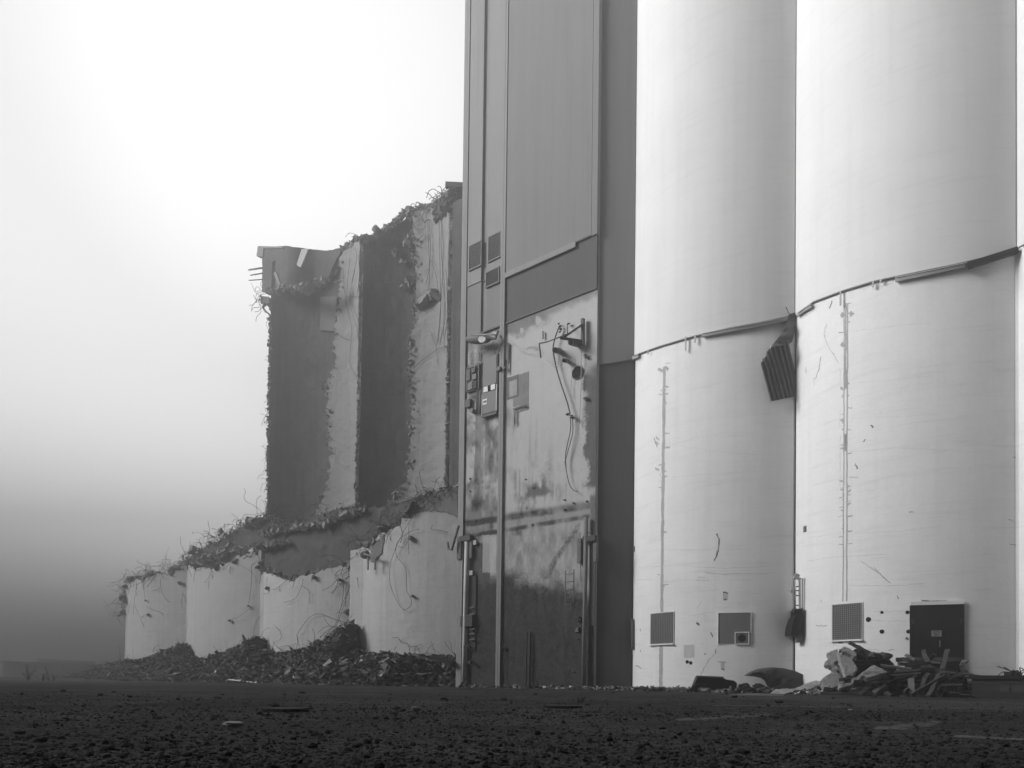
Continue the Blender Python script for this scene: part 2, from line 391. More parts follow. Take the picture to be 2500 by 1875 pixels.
# ------------------------------------------------------------------ silos
RS, PS, SS1 = .1608 * DC, .1608 * 2 * .68 * DC, -.3981 * DC
ZR = .4362 * DC + EYE
HS = 31.0
def silo_c(i): return SS1 + (i - 1) * PS
SURF = {i: Cyl(silo_c(i), DC, RS) for i in range(-1, 5)}
SURFU = {i: Cyl(silo_c(i), DC, RS + .05) for i in range(-1, 5)}
def arc_solid(mb, i, a0, a1, R, z0, z1, n=160):
    an = np.linspace(math.radians(a0), math.radians(a1), n); s = silo_c(i)
    z0 = joint_z(i, an) if z0 is None else np.full(n, z0); z1 = joint_z(i, an) if z1 is None else np.full(n, z1)
    pt = lambda a, z: FP(s + R * math.sin(a), DC - R * math.cos(a), z)
    V = [pt(a, z) for a, z in zip(an, z0)] + [pt(a, z) for a, z in zip(an, z1)]
    mb.add(V, [(k, k + 1, n + k + 1, n + k) for k in range(n - 1)], True)
    bl = [FP(s + R * math.sin(an[0]), DC + .6, 0), FP(s + R * math.sin(an[-1]), DC + .6, 0)]
    lo = V[:n] + [bl[1] + UP * z0[-1], bl[0] + UP * z0[0]]; hi = V[n:] + [bl[1] + UP * z1[-1], bl[0] + UP * z1[0]]; m = n + 2
    mb.add(lo + hi, [tuple(range(m))[::-1], tuple(range(m, 2 * m)), (n - 1, n, m + n, m + n - 1), (n, n + 1, m + n + 1, m + n), (n + 1, 0, m, m + n + 1)])
def ribbon(mb, surf, px, w, off=.004, thick=.0, mi=0):
    """flat strip laid on a surface along a line; w in metres"""
    P = [surf.hit(x, y, off) for x, y in px]; V = []
    for k, p in enumerate(P):
        n = -surf.nrm(p); d = P[min(k + 1, len(P) - 1)] - P[max(k - 1, 0)]; d = d / (np.linalg.norm(d) + 1e-9); t = np.cross(n, d); t /= np.linalg.norm(t) + 1e-9
        ww = w[k] if hasattr(w, '__len__') else w
        V += [p - t * ww / 2, p + t * ww / 2]
    mb.add(V, [(2 * k, 2 * k + 2, 2 * k + 3, 2 * k + 1) for k in range(len(P) - 1)], mi=mi)
def crackline(mb, surf, px, w, seed, jit=2.0, off=.004, n=None):
    c = resamp(px, n or max(6, int(sum(np.hypot(*np.diff(np.array(px, float), axis=0).T)) / 3)))
    g = np.random.default_rng(seed); c[1:-1] += g.normal(0, jit * .5, (len(c) - 2, 2))
    ww = w * (.35 + fbm(np.arange(len(c)) * .4, np.zeros(len(c)), seed, 3) * 1.5)
    ribbon(mb, surf, c, ww, off)
def ring_part(mb, i, px, drop, proud, thick=.05):
    """a sheet-metal strip that follows the joint line: px top edge, drop metres"""
    c = resamp(px, 60)
    top = [SURFU[i].hit(x, y, proud) for x, y in c]; A = []
    for p in top:
        n = -SURF[i].nrm(p); A += [p, p - UP * drop, p - UP * drop - n * thick, p - n * thick]
    F = []
    for k in range(len(top) - 1):
        for q in range(4): F.append((4 * k + q, 4 * k + (q + 1) % 4, 4 * k + 4 + (q + 1) % 4, 4 * k + 4 + q))
    m = 4 * (len(top) - 1); F += [(0, 3, 2, 1), (m, m + 1, m + 2, m + 3)]
    mb.add(A, F)
def on_panel(mb, surf, x0, y0, x1, y1, out, deep=.1, mi=0, n=6):
    """box on a curved wall covering the photo rectangle; straight chord, stands out by `out`"""
    a = surf.hit(x0, (y0 + y1) / 2); b = surf.hit(x1, (y0 + y1) / 2); m = surf.hit((x0 + x1) / 2, (y0 + y1) / 2)
    z1 = surf.hit((x0 + x1) / 2, y0)[2]; z0 = surf.hit((x0 + x1) / 2, y1)[2]
    t = b - a; t[2] = 0; L = np.linalg.norm(t); t /= L; nn = np.cross(t, UP); nn = nn / np.linalg.norm(nn)
    if nn @ (CAM - m) < 0: nn = -nn
    c = (a + b) / 2; c[2] = (z0 + z1) / 2
    bulge = (m - c) @ nn
    front = max(bulge, 0) + out
    mb.obox(c + nn * (front - deep) / 2, t * L / 2, nn * (front + deep) / 2, UP * (z1 - z0) / 2, mi)
    return c, t, nn, L, z0, z1, front
def curved_panel(mb, surf, x0, y0, x1, y1, out, deep=.05, n=16):
    zc = lambda y: surf.hit((x0 + x1) / 2, y)[2]; c = NX * surf.d + UX * surf.s
    A = [math.atan2(p @ UX - surf.s, surf.d - p @ NX) for p in (surf.hit(x0, (y0 + y1) / 2), surf.hit(x1, (y0 + y1) / 2))]
    an = np.linspace(A[0], A[1], n); z0, z1 = zc(y1), zc(y0); V = []
    for R in (surf.R + out, surf.R - deep):
        for z in (z0, z1): V += [FP(surf.s + R * math.sin(a), surf.d - R * math.cos(a), z) for a in an]
    F = [(k, k + 1, n + k + 1, n + k) for k in range(n - 1)]
    F += [(n + k, n + k + 1, 3 * n + k + 1, 3 * n + k) for k in range(n - 1)] + [(k, 2 * n + k, 2 * n + k + 1, k + 1) for k in range(n - 1)]
    F += [(0, n, 3 * n, 2 * n), (n - 1, 3 * n - 1, 4 * n - 1, 2 * n - 1), ]
    mb.add(V, F)
def frame_on(mb, c, t, nn, L, z0, z1, front, w, d, mi=0):
    cc = c + nn * (front + d / 2)
    for s in (-1, 1): mb.obox(cc + t * s * (L / 2 + w / 2), t * w / 2, nn * d / 2, UP * ((z1 - z0) / 2), mi)
    for z, h in ((z0, -1), (z1, 1)):
        p = cc.copy(); p[2] = z + h * w / 2; mb.obox(p, t * (L / 2 + w), nn * d / 2, UP * w / 2, mi)
def grating(parent, surf, x0, y0, x1, y1, nx, ny, name='window_grating'):
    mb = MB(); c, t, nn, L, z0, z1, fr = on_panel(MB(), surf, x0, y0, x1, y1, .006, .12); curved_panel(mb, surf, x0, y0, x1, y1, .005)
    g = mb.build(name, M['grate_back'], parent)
    fb = MB(); frame_on(fb, c, t, nn, L, z0, z1, max(fr - .035, 0), .022, .03); fb.build('frame', M['silo_lower'], g)
    bb = MB()
    for k in range(nx):
        bb.obox(np.array([*(c + t * L * ((k + .5) / nx - .5) + nn * (fr + .012))[:2], (z0 + z1) / 2]), t * L / nx * .2, nn * .011, UP * (z1 - z0) / 2)
    for k in range(ny):
        p = c + nn * (fr + .026); p[2] = z0 + (z1 - z0) * (k + .5) / ny
        bb.obox(p, t * L / 2, nn * .003, UP * (z1 - z0) / ny * .16)
    bb.build('bars', M['grate'], g)
    sb = MB(); p = c + nn * (fr + .03); p[2] = z0 - .045; sb.obox(p, t * (L / 2 + .05), nn * .045, UP * .012); sb.build('sill', M['silo_lower'], g)
    return g
def hole_on(mb, surf, x, y, r):
    p = surf.hit(x, y, .006); n = -surf.nrm(p); mb.disc(p - n * .05, n, r, .05, 14)

RING = {0: [(1453, 891), (1500, 884), (1543, 877)],
        1: [(1545, 868), (1580, 855), (1617, 842), (1688, 821), (1782, 799), (1850, 787), (1940, 768)],
        2: [(1948, 762), (1984, 736), (2052, 710), (2130, 686), (2191, 673), (2327, 645), (2400, 628), (2472, 608)],
        3: [(2494, 598), (2540, 580), (2600, 560)]}
def joint_z(i, an):
    P = [SURFU[i].hit(x, y) for x, y in resamp(RING[i], 40)]
    A = [math.atan2(p @ UX - silo_c(i), DC - p @ NX) for p in P]; o = np.argsort(A)
    return np.interp(an, np.array(A)[o], np.array([p[2] for p in P])[o])
silo_label = {0: 'dark curved silo slice squeezed between grey tower and white silo',
              1: 'white concrete silo with hanging corrugated sheet and grey square hatch',
              2: 'white concrete silo with the black door at its foot',
              3: 'sliver of white silo at far right frame edge'}
SILO = {}
def silo_base(i, a0, a1):
    r = root('silo', FP(silo_c(i), DC - RS, 0), silo_label[i], 'silo', 'silos in the standing row'); SILO[i] = r
    lo = MB(); arc_solid(lo, i, a0, a1, RS, -.3, None); up = MB(); arc_solid(up, i, a0, a1, RS + .05, None, HS)
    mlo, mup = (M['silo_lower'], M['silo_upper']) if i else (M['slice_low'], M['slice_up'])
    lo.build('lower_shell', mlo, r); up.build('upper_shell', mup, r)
    return r
AH = math.degrees(math.asin(PS / 2 / RS))
for i in (1, 2, 3): silo_base(i, -AH + .9, AH - .9)
silo_base(0, math.degrees(math.asin((Plane(.8466 * DC).sz(1453, 1000)[0] - silo_c(0)) / RS)) - .3, AH - .9)
# infill behind the joints between neighbouring silos
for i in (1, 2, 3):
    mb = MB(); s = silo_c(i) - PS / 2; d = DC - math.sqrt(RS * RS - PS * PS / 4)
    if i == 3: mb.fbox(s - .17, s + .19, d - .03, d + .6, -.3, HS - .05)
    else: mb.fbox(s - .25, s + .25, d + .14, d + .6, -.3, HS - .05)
    mb.build('joint_fillet', M['silo_lower'] if i == 3 else M['clad_dark'], SILO[i])  # recessed infills are coloured dark for the deep gap's shade
for i in (0, 1, 2, 3):
    mb = MB(); ring_part(mb, i, RING[i], .035 if i else .02, .02 if i else .012); mb.build('drip_edge', M['mid_metal'], SILO[i])

def gutter(i, px, drop, mat):
    c = resamp(px, 40); mb = MB(); prof = [(.005, 0), (.075, -.005), (.085, -drop * .4), (.06, -drop), (.005, -drop)]
    V = []
    for x, y in c:
        p = SURFU[i].hit(x, y); n = -SURF[i].nrm(p)
        V += [p + n * a + UP * (b - .05) for a, b in prof]
    k = len(prof); F = [(j * k + q, j * k + (q + 1) % k, (j + 1) * k + (q + 1) % k, (j + 1) * k + q) for j in range(len(c) - 1) for q in range(k)]
    F += [tuple(range(k)), tuple((len(c) - 1) * k + q for q in range(k))[::-1]]
    mb.add(V, F); g = mb.build('gutter', mat, SILO[i])
    lip = MB(); lip.tube([SURFU[i].hit(x, y, .09) - UP * .045 for x, y in c], .010, 6); lip.tube([SURFU[i].hit(x, y, .065) - UP * (drop + .05) for x, y in c], .010, 6)
    lip.build('lip', M['dark_metal'], g)
gutter(1, [(1715, 812), (1782, 799), (1850, 787), (1920, 772)], .12, M['flash'])
gutter(1, [(1547, 868), (1562, 861)], .12, M['flash'])
gutter(2, [(1949, 761), (1965, 749), (1984, 738)], .12, M['flash'])
gutter(2, [(2187, 675), (2270, 658), (2362, 638)], .12, M['flash'])
def dark_gutter():
    mb = MB(); sx = Plane(DC - RS * .88)
    a, b = SURF[2].hit(2360, 650, .16), SURF[2].hit(2474, 614, .10)
    b = b + (b - a) * .08
    mb.beam(a, b, .12, .17); g = mb.build('gutter', M['black'], SILO[2])
dark_gutter()
for i, x, y0, y1 in ((1, 1674, 822, 858), (1, 1697, 818, 838), (1, 1582, 856, 867), (2, 2052, 710, 748), (2, 2131, 687, 703), (2, 2150, 682, 692)):
    mb = MB(); a = SURFU[i].hit(x, y0, .06); b = SURF[i].hit(x, y1, .06); mb.beam(a, np.array([a[0], a[1], b[2]]), .05, .03, NX); mb.build('bracket', M['flash'], SILO[i])

# repaired seams, cracks, scars on the lower shells
def seam_strip(i, pts, w, seed, name='repair_seam', amp=.35):
    c = resamp(pts, 240); t = np.arange(len(c)); c[:, 0] += (fbm(t * .12, t * 0, seed, 3) - .47) * 2.0
    ww = w * (1 - amp + 2 * amp * fbm(t * .21, t * 0 + 5, seed + 3, 4)); mb = MB(); ribbon(mb, SURF[i], c, ww, .005); return mb
mb = seam_strip(1, [(1622, 895), (1619, 1150), (1616, 1400), (1616, 1494)], .14, 3)
c2 = seam_strip(1, [(1614, 1576), (1613, 1680)], .17, 8); mb.add(np.concatenate(c2.v), c2.f)
g = np.random.default_rng(5)
for k in range(26):
    y = g.choice([910, 960, 1075, 1150, 1180, 1300, 1420]) + g.normal(0, 14); x = 1620 - (y - 900) * .009; L = g.uniform(2, 14); sg = g.choice([-1, 1])
    crackline(mb, SURF[1], [(x + sg * 4, y), (x + sg * (4 + L), y + g.normal(0, 1.5))], g.uniform(.02, .05), 100 + k, 1)
for x, y, r in ((1612, 903, .08), (1627, 898, .09), (1605, 1070, .05), (1603, 1080, .05), (1603, 1145, .06)): crackline(mb, SURF[1], [(x - 4, y - 3), (x + 5, y + 4)], r, int(x + y), 2)
mb.build('repair_seam', M['seam'], SILO[1])
mb = seam_strip(2, [(2061, 745), (2060, 1100), (2058, 1468)], .035, 12, amp=.3)
for pts, w, sd in (([(2069.5, 740), (2068, 1100), (2067, 1468)], .045, 14), ([(2065, 740), (2064, 950)], .05, 15), ([(2065, 1060), (2064, 1100)], .09, 16), ([(2065, 905), (2065, 945)], .09, 17)):
    c2 = seam_strip(2, pts, w, sd); mb.add(np.concatenate(c2.v), c2.f)
for k in range(40):
    y = g.choice([770, 840, 950, 1020, 1110, 1200, 1230, 1300]) + g.normal(0, 16); x = 2065; L = g.uniform(2, 13); sg = g.choice([-1, 1])
    crackline(mb, SURF[2], [(x + sg * 5, y), (x + sg * (5 + L), y + g.normal(0, 2))], g.uniform(.015, .045), 300 + k, 1)
for x, y, r in ((2056, 770, .12), (2078, 766, .12), (2057, 842, .09), (2056, 948, .07), (2057, 1027, .1)): crackline(mb, SURF[2], [(x - 3, y - 4), (x + 3, y + 4)], r, int(x + y), 2)
mb.build('repair_seam', M['seam'], SILO[2])
def scars(i, items, nm='surface_crack'):
    for k, (pts, w) in enumerate(items):
        mb = MB(); crackline(mb, SURF[i], pts, w * (.62 if w < .02 else .85), 900 + 31 * i + k, 1.8); mb.build('crack', M['crack'] if w > .015 else M['hairline'], SILO[i])
A7 = CR(1500, 640, .4702); A5 = CR(1500, 1380, .226); A6 = CR(1900, 1380, .2712)
scars(1, [(A7([(530, 1410), (545, 1440), (538, 1500), (520, 1550)]), .045), (A7([(205, 910), (222, 960)]), .03), (A7([(270, 940), (520, 985), (760, 1000)]), .006),
          (A7([(120, 1585), (330, 1575), (560, 1590), (800, 1580)]), .010), (A7([(470, 1610), (560, 1620), (830, 1615)]), .012), (A7([(270, 1495), (500, 1490), (700, 1492)]), .008), (A7([(300, 1115), (560, 1095), (760, 1085)]), .006),
          (A5([(980, 80), (1080, 95), (1350, 90)]), .014), (A5([(900, 130), (980, 130), (880, 165), (1020, 160)]), .012), (A5([(930, 280), (1100, 260)]), .008), (A5([(890, 460), (950, 380)]), .012),
          (A5([(800, 550), (850, 545), (940, 520), (1100, 505)]), .010), (A5([(885, 620), (915, 645)]), .07), (A5([(1040, 720), (1060, 775)]), .03), (A5([(930, 1190), (1010, 1040), (1095, 940)]), .016), (A5([(1095, 905), (1100, 950)]), .02),
          (A5([(205, 865), (290, 850)]), .014), (A5([(275, 690), (282, 720)]), .04), (A5([(280, 910), (286, 935)]), .03), (A5([(230, 1090), (290, 1110)]), .035), (A5([(400, 1165), (405, 1330)]), .012), (A5([(240, 160), (420, 150)]), .01),
          (A5([(1120, 1040), (1210, 1045)]), .03), (A5([(1160, 1120), (1190, 1130)]), .04), (A5([(1175, 298), (1230, 300)]), .06), (A5([(1190, 370), (1210, 372)]), .05), (A5([(925, 830), (970, 865)]), .012), (A5([(970, 958), (982, 965)]), .04), (A5([(920, 790), (1010, 795)]), .008), (A5([(1440, 300), (1600, 310)]), .006)])
scars(2, [(A7([(1100, 320), (1088, 370), (1105, 430), (1165, 525)]), .016), (A7([(1040, 610), (1060, 560), (1072, 490)]), .02), (A7([(1030, 600), (1040, 640)]), .012), (A7([(1130, 200), (1115, 240)]), .03), (A7([(993, 545), (996, 580)]), .02),
          (A7([(1171, 545), (1172, 600), (1171, 640)]), .010), (A7([(1172, 770), (1170, 850)]), .010), (A7([(1173, 900), (1171, 1000), (1172, 1085)]), .014), (A7([(1172, 1100), (1170, 1170), (1190, 1172)]), .012),
          (A7([(1225, 985), (1460, 965), (1730, 975)]), .008), (A7([(1220, 1115), (1265, 1118)]), .016), (A7([(1330, 845), (1340, 860)]), .05), (A7([(1375, 770), (1392, 790)]), .012), (A7([(1290, 930), (1303, 920)]), .03), (A7([(1250, 1045), (1262, 1070), (1255, 1072)]), .03),
          (A7([(1280, 1555), (1340, 1590), (1420, 1655)]), .016), (A7([(1530, 1298), (1555, 1298)]), .02), (A7([(1000, 1555), (1100, 1535), (1250, 1525), (1420, 1515)]), .010), (A7([(1220, 1410), (1500, 1395), (1700, 1370)]), .007), (A7([(1250, 630), (1550, 600), (1650, 590)]), .005), (A7([(1230, 360), (1420, 335), (1640, 315)]), .005),
          (A7([(2070, 1015), (2105, 1015)]), .02), (A7([(2045, 1335), (2075, 1345)]), .02), (A7([(2055, 1465), (2100, 1470)]), .02), (A7([(1000, 880), (1010, 905)]), .015), (A7([(1020, 1430), (1180, 1405)]), .008), (A7([(1220, 810), (1500, 800), (1700, 790)]), .005),
          (A6([(640, 180), (1000, 185), (1330, 165)]), .012), (A6([(1430, 165), (1470, 150), (1500, 168)]), .012), (A6([(860, 20), (930, 90), (1010, 160)]), .016), (A6([(1070, 275), (1085, 305)]), .02), (A6([(860, 495), (1020, 505), (1180, 495)]), .012), (A6([(340, 545), (440, 545)]), .02), (A6([(850, 415), (1140, 420)]), .008),
          (A6([(800, 755), (900, 760)]), .014), (A6([(990, 765), (1045, 758)]), .025), (A6([(1290, 320), (1420, 325), (1540, 325)]), .05), (A6([(1150, 650), (1170, 672)]), .07), (A6([(385, 318), (390, 332)]), .02), (A6([(540, 690), (580, 700)]), .06)])
# silo 1 fittings
grating(SILO[1], SURF[1], 1590, 1496, 1645, 1571, 13, 18)
mb = MB(); curved_panel(mb, SURF[1], 1754, 1496, 1833, 1572, .012); c, t, nn, L, z0, z1, fr = on_panel(MB(), SURF[1], 1754, 1496, 1833, 1572, .012, .1); hp = mb.build('hatch', M['panel_grey'], SILO[1])
mb = MB(); frame_on(mb, c, t, nn, L, z0, z1, fr - .05, .018, .045); mb.build('frame', M['silo_lower'], hp)
mb = MB(); c, t, nn, L, z0, z1, fr = on_panel(mb, SURF[1], 1796, 1545, 1827, 1571.5, .04, .1); fb = mb.build('fan_box', M['panel_grey'], hp)
mb = MB(); frame_on(mb, c, t, nn, L, z0, z1, fr - .03, .03, .045); mb.build('box_frame', M['silo_lower'], hp)
mb = MB(); mb.disc(c + nn * (fr - .04) + UP * .0, nn, .13, .048, 24); mb.build('duct_opening', M['hole'], hp)
for x, y in ((1677.5, 1616), (1686.5, 1618.5)):
    mb = MB(); hole_on(mb, SURF[1], x, y, .062); mb.build('pipe_hole', M['hole'], SILO[1])
def louvre(parent, surf, x0, y0, x1, y1, n=6, name='louvre_vent', m1='dark_metal', m2='grate', out=.02):
    mb = MB(); c, t, nn, L, z0, z1, fr = on_panel(mb, surf, x0, y0, x1, y1, out * .2, .06); v = mb.build(name, M[m1], parent)
    bb = MB()
    for k in range(n):
        p = c + nn * (fr + out / 2); p[2] = z0 + (z1 - z0) * (k + .5) / n
        bb.obox(p, t * L / 2 * .94, nn * out / 2 + UP * (-.008), UP * (z1 - z0) / n * .22)
    bb.build('slats', M[m2], v); return v
louvre(SILO[1], SURF[1], 1546.5, 1334, 1550.5, 1347, 5)
louvre(SILO[2], SURF[2], 1962, 1284, 1969, 1299, 6)
mb = MB()
for x0, y0, x1, y1 in (A5([(1168, 310), (1232, 380)]) + A5([(1143, 1050), (1197, 1130)]),):
    pass
for q in ([(1168, 305), (1230, 380)], [(1145, 1048), (1195, 1130)], [(740, 860), (870, 1000)]):
    (x0, y0), (x1, y1) = A5(q); ribbon(mb, SURF[1], [((x0 + x1) / 2, y0), ((x0 + x1) / 2, y1)], np.linalg.norm(SURF[1].hit(x0, y0) - SURF[1].hit(x1, y0)) * .85, .003)
mb.build('grey_patch', surf_mat('grey wall patch', .58, .15, 3, .15, 14, bstr=.3), SILO[1])  # flat patches greyer than the shell around them
# ribbed hose at the left edge of silo 1
mb = MB(); a = SURF[1].hit(1545, 1512, .06); b = SURF[1].hit(1545, 1586, .06)
mb.tube([a, b], .05, 10)
for k in range(22):
    p = a + (b - a) * (k + .5) / 22; mb.tube([p - UP * .014, p + UP * .014], .068, 10)
hs = mb.build('ribbed_hose', M['mid_metal'], SILO[1])
# silo 2 fittings
grating(SILO[2], SURF[2], 2033, 1474, 2105, 1561, 14, 17)
for x, y, r in ((2120, 1512.5, .075), (2153, 1495, .045), (2215.5, 1495, .055), (2153, 1542, .065), (2218, 1542, .06)):
    mb = MB(); hole_on(mb, SURF[2], x, y, r); mb.build('pipe_hole', M['hole'], SILO[2])
mb = MB(); c, t, nn, L, z0, z1, fr = on_panel(mb, SURF[2], 2225, 1480, 2349, 1664, .012, .25); door = mb.build('door', M['black'], SILO[2])
z0d = z0
mb = MB(); frame_on(mb, c, t, nn, L, z0, z1, fr - .06, .045, .075); mb.build('door_frame', M['black'], door)
mb = MB(); p = c + nn * (fr + .04); p[2] = z1 + .09; mb.obox(p - nn * .035, t * (L / 2 + .03), nn * .03, UP * .05); mb.build('lintel', M['silo_upper'], SILO[2])
mb = MB(); mb.obox(c + nn * (fr + .005), t * .012, nn * .008, UP * (z1 - z0) / 2 * .98)
for sgn in (-1, 1):
    for zz in (.28, .72):
        p = c + t * sgn * L * .25 + nn * (fr + .004); p[2] = z0 + (z1 - z0) * zz; mb.obox(p, t * L * .19, nn * .004, UP * (z1 - z0) * .17)
mb.build('leaf_panels', surf_mat('black door leaf', .012, .4, 3, .3, 14, rough=.5, bstr=.2), door)
mb = MB(); p = c + t * L * .06 + nn * (fr + .04); p[2] = z0 + (z1 - z0) * .50; mb.obox(p, t * .015, nn * .02, UP * .09); mb.build('handle', M['mid_metal'], door)
for sg in (-1, 1):
    for zz in (.2, .8):
        mb = MB(); p = c + t * sg * L * .475 + nn * (fr + .012); p[2] = z0 + (z1 - z0) * zz; mb.obox(p, t * .03, nn * .012, UP * .07); mb.build('hinge', M['dark_metal'], door)
def sign_on(parent, c, t, nn, w, h):
    mb = MB(); mb.obox(c, t * w / 2, nn * .006, UP * h / 2); s = mb.build('sign', surf_mat('faded sign', .26, .15, 8, .1, 40, bstr=0), parent)
    mb = MB()
    for yy, x0, x1, th in ((.36, -.34, .34, .06), (.17, -.32, -.06, .05), (.17, .06, .3, .05), (.03, -.32, .1, .025), (-.06, -.3, .0, .025), (-.13, -.3, .3, .025), (-.22, -.28, .2, .02), (-.38, -.18, .16, .05)):
        mb.obox(c + t * w * (x0 + x1) / 2 + UP * h * yy + nn * .008, t * w * (x1 - x0) / 2, nn * .003, UP * h * th)
    mb.build('text_lines', M['ink'], parent)
    return s
p = SURF[2].hit(2286, 1546.7); pc = c + t * ((p - c) @ t) + nn * (fr + .012); pc[2] = p[2]
sign_on(door, pc, t, nn, .25, .17)
# ladder, hood and louvre at the joint of silos 1 and 2
ZL = SURF[2].hit(1952, 1500)[1]; DL = Depth(ZL - .25)
lad = MB()
a, b = DL.hit(1941.5, 1415), DL.hit(1942, 1488); lad.tube([a, b], .022, 8)
a, b = DL.hit(1952, 1413), DL.hit(1952.5, 1487); lad.beam(a, b, .055, .055)
ladder = lad.build('ladder', M['pale_metal'], SILO[2])
for y in (1432.5, 1442, 1454, 1478):
    r_ = MB(); r_.tube([DL.hit(1941.5, y), DL.hit(1952, y - .5)], .018, 6); r_.build('rung', M['dark_metal'], ladder)
r_ = MB(); r_.tube([DL.hit(1930.6, 1433), DL.hit(1933, 1447)], .04, 8); r_.tube([DL.hit(1933, 1447), DL.hit(1935, 1470), DL.hit(1938, 1496)], .012, 6); r_.tube([DL.hit(1933, 1443), DL.hit(1942, 1440)], .015, 6); r_.tube([DL.hit(1936, 1464), DL.hit(1942, 1461.5)], .015, 6); r_.tube([DL.hit(1925, 1443), DL.hit(1934, 1443)], .01, 6)
r_.build('cage_strut', M['pale_metal'], ladder)
r_ = MB()
for q in ((1938, 1409, 1954, 1414), (1941, 1402, 1951, 1407)):
    pa, pb = DL.hit(q[0], q[1]), DL.hit(q[2], q[3]); r_.beam(pa, pb, .08, .08)
r_.build('top_clamp', M['pale_metal'], ladder)
r_ = MB(); r_.beam(DL.hit(1958.5, 1412), DL.hit(1958.5, 1488), .04, .03); r_.build('wall_batten', M['flash'], ladder)
hd = MB(); DH = Depth(ZL - .35)
pts = [(1946, 1487), (1960, 1484.5), (1960, 1549), (1931, 1550), (1932, 1539), (1934.5, 1524), (1939.5, 1509), (1946, 1500)]
hd.prism([DH.hit(*q) for q in pts], np.array([.05, .75, 0])); hd.prism([DL.hit(*q) for q in [(1937, 1497), (1942, 1484), (1947, 1486), (1945, 1498)]], np.array([.02, .3, 0]))
hd.build('elbow_hood', M['black'], SILO[2])
lv = MB()
for k in range(7):
    y = 1550.5 + k * 2.6; a, b = DL.hit(1945.5, y + .4), DL.hit(1960, y - .4); lv.beam(a, b, .05, .016 if k % 2 else .03)
lvb = MB(); lvb.prism([DL.hit(*q) for q in [(1945.5, 1549.5), (1960, 1549), (1960, 1567), (1945.5, 1569)]], np.array([.02, .22, 0])); lo_ = lvb.build('louvre_vent', M['mid_metal'], SILO[2]); lv.build('slats', M['grate'], lo_)

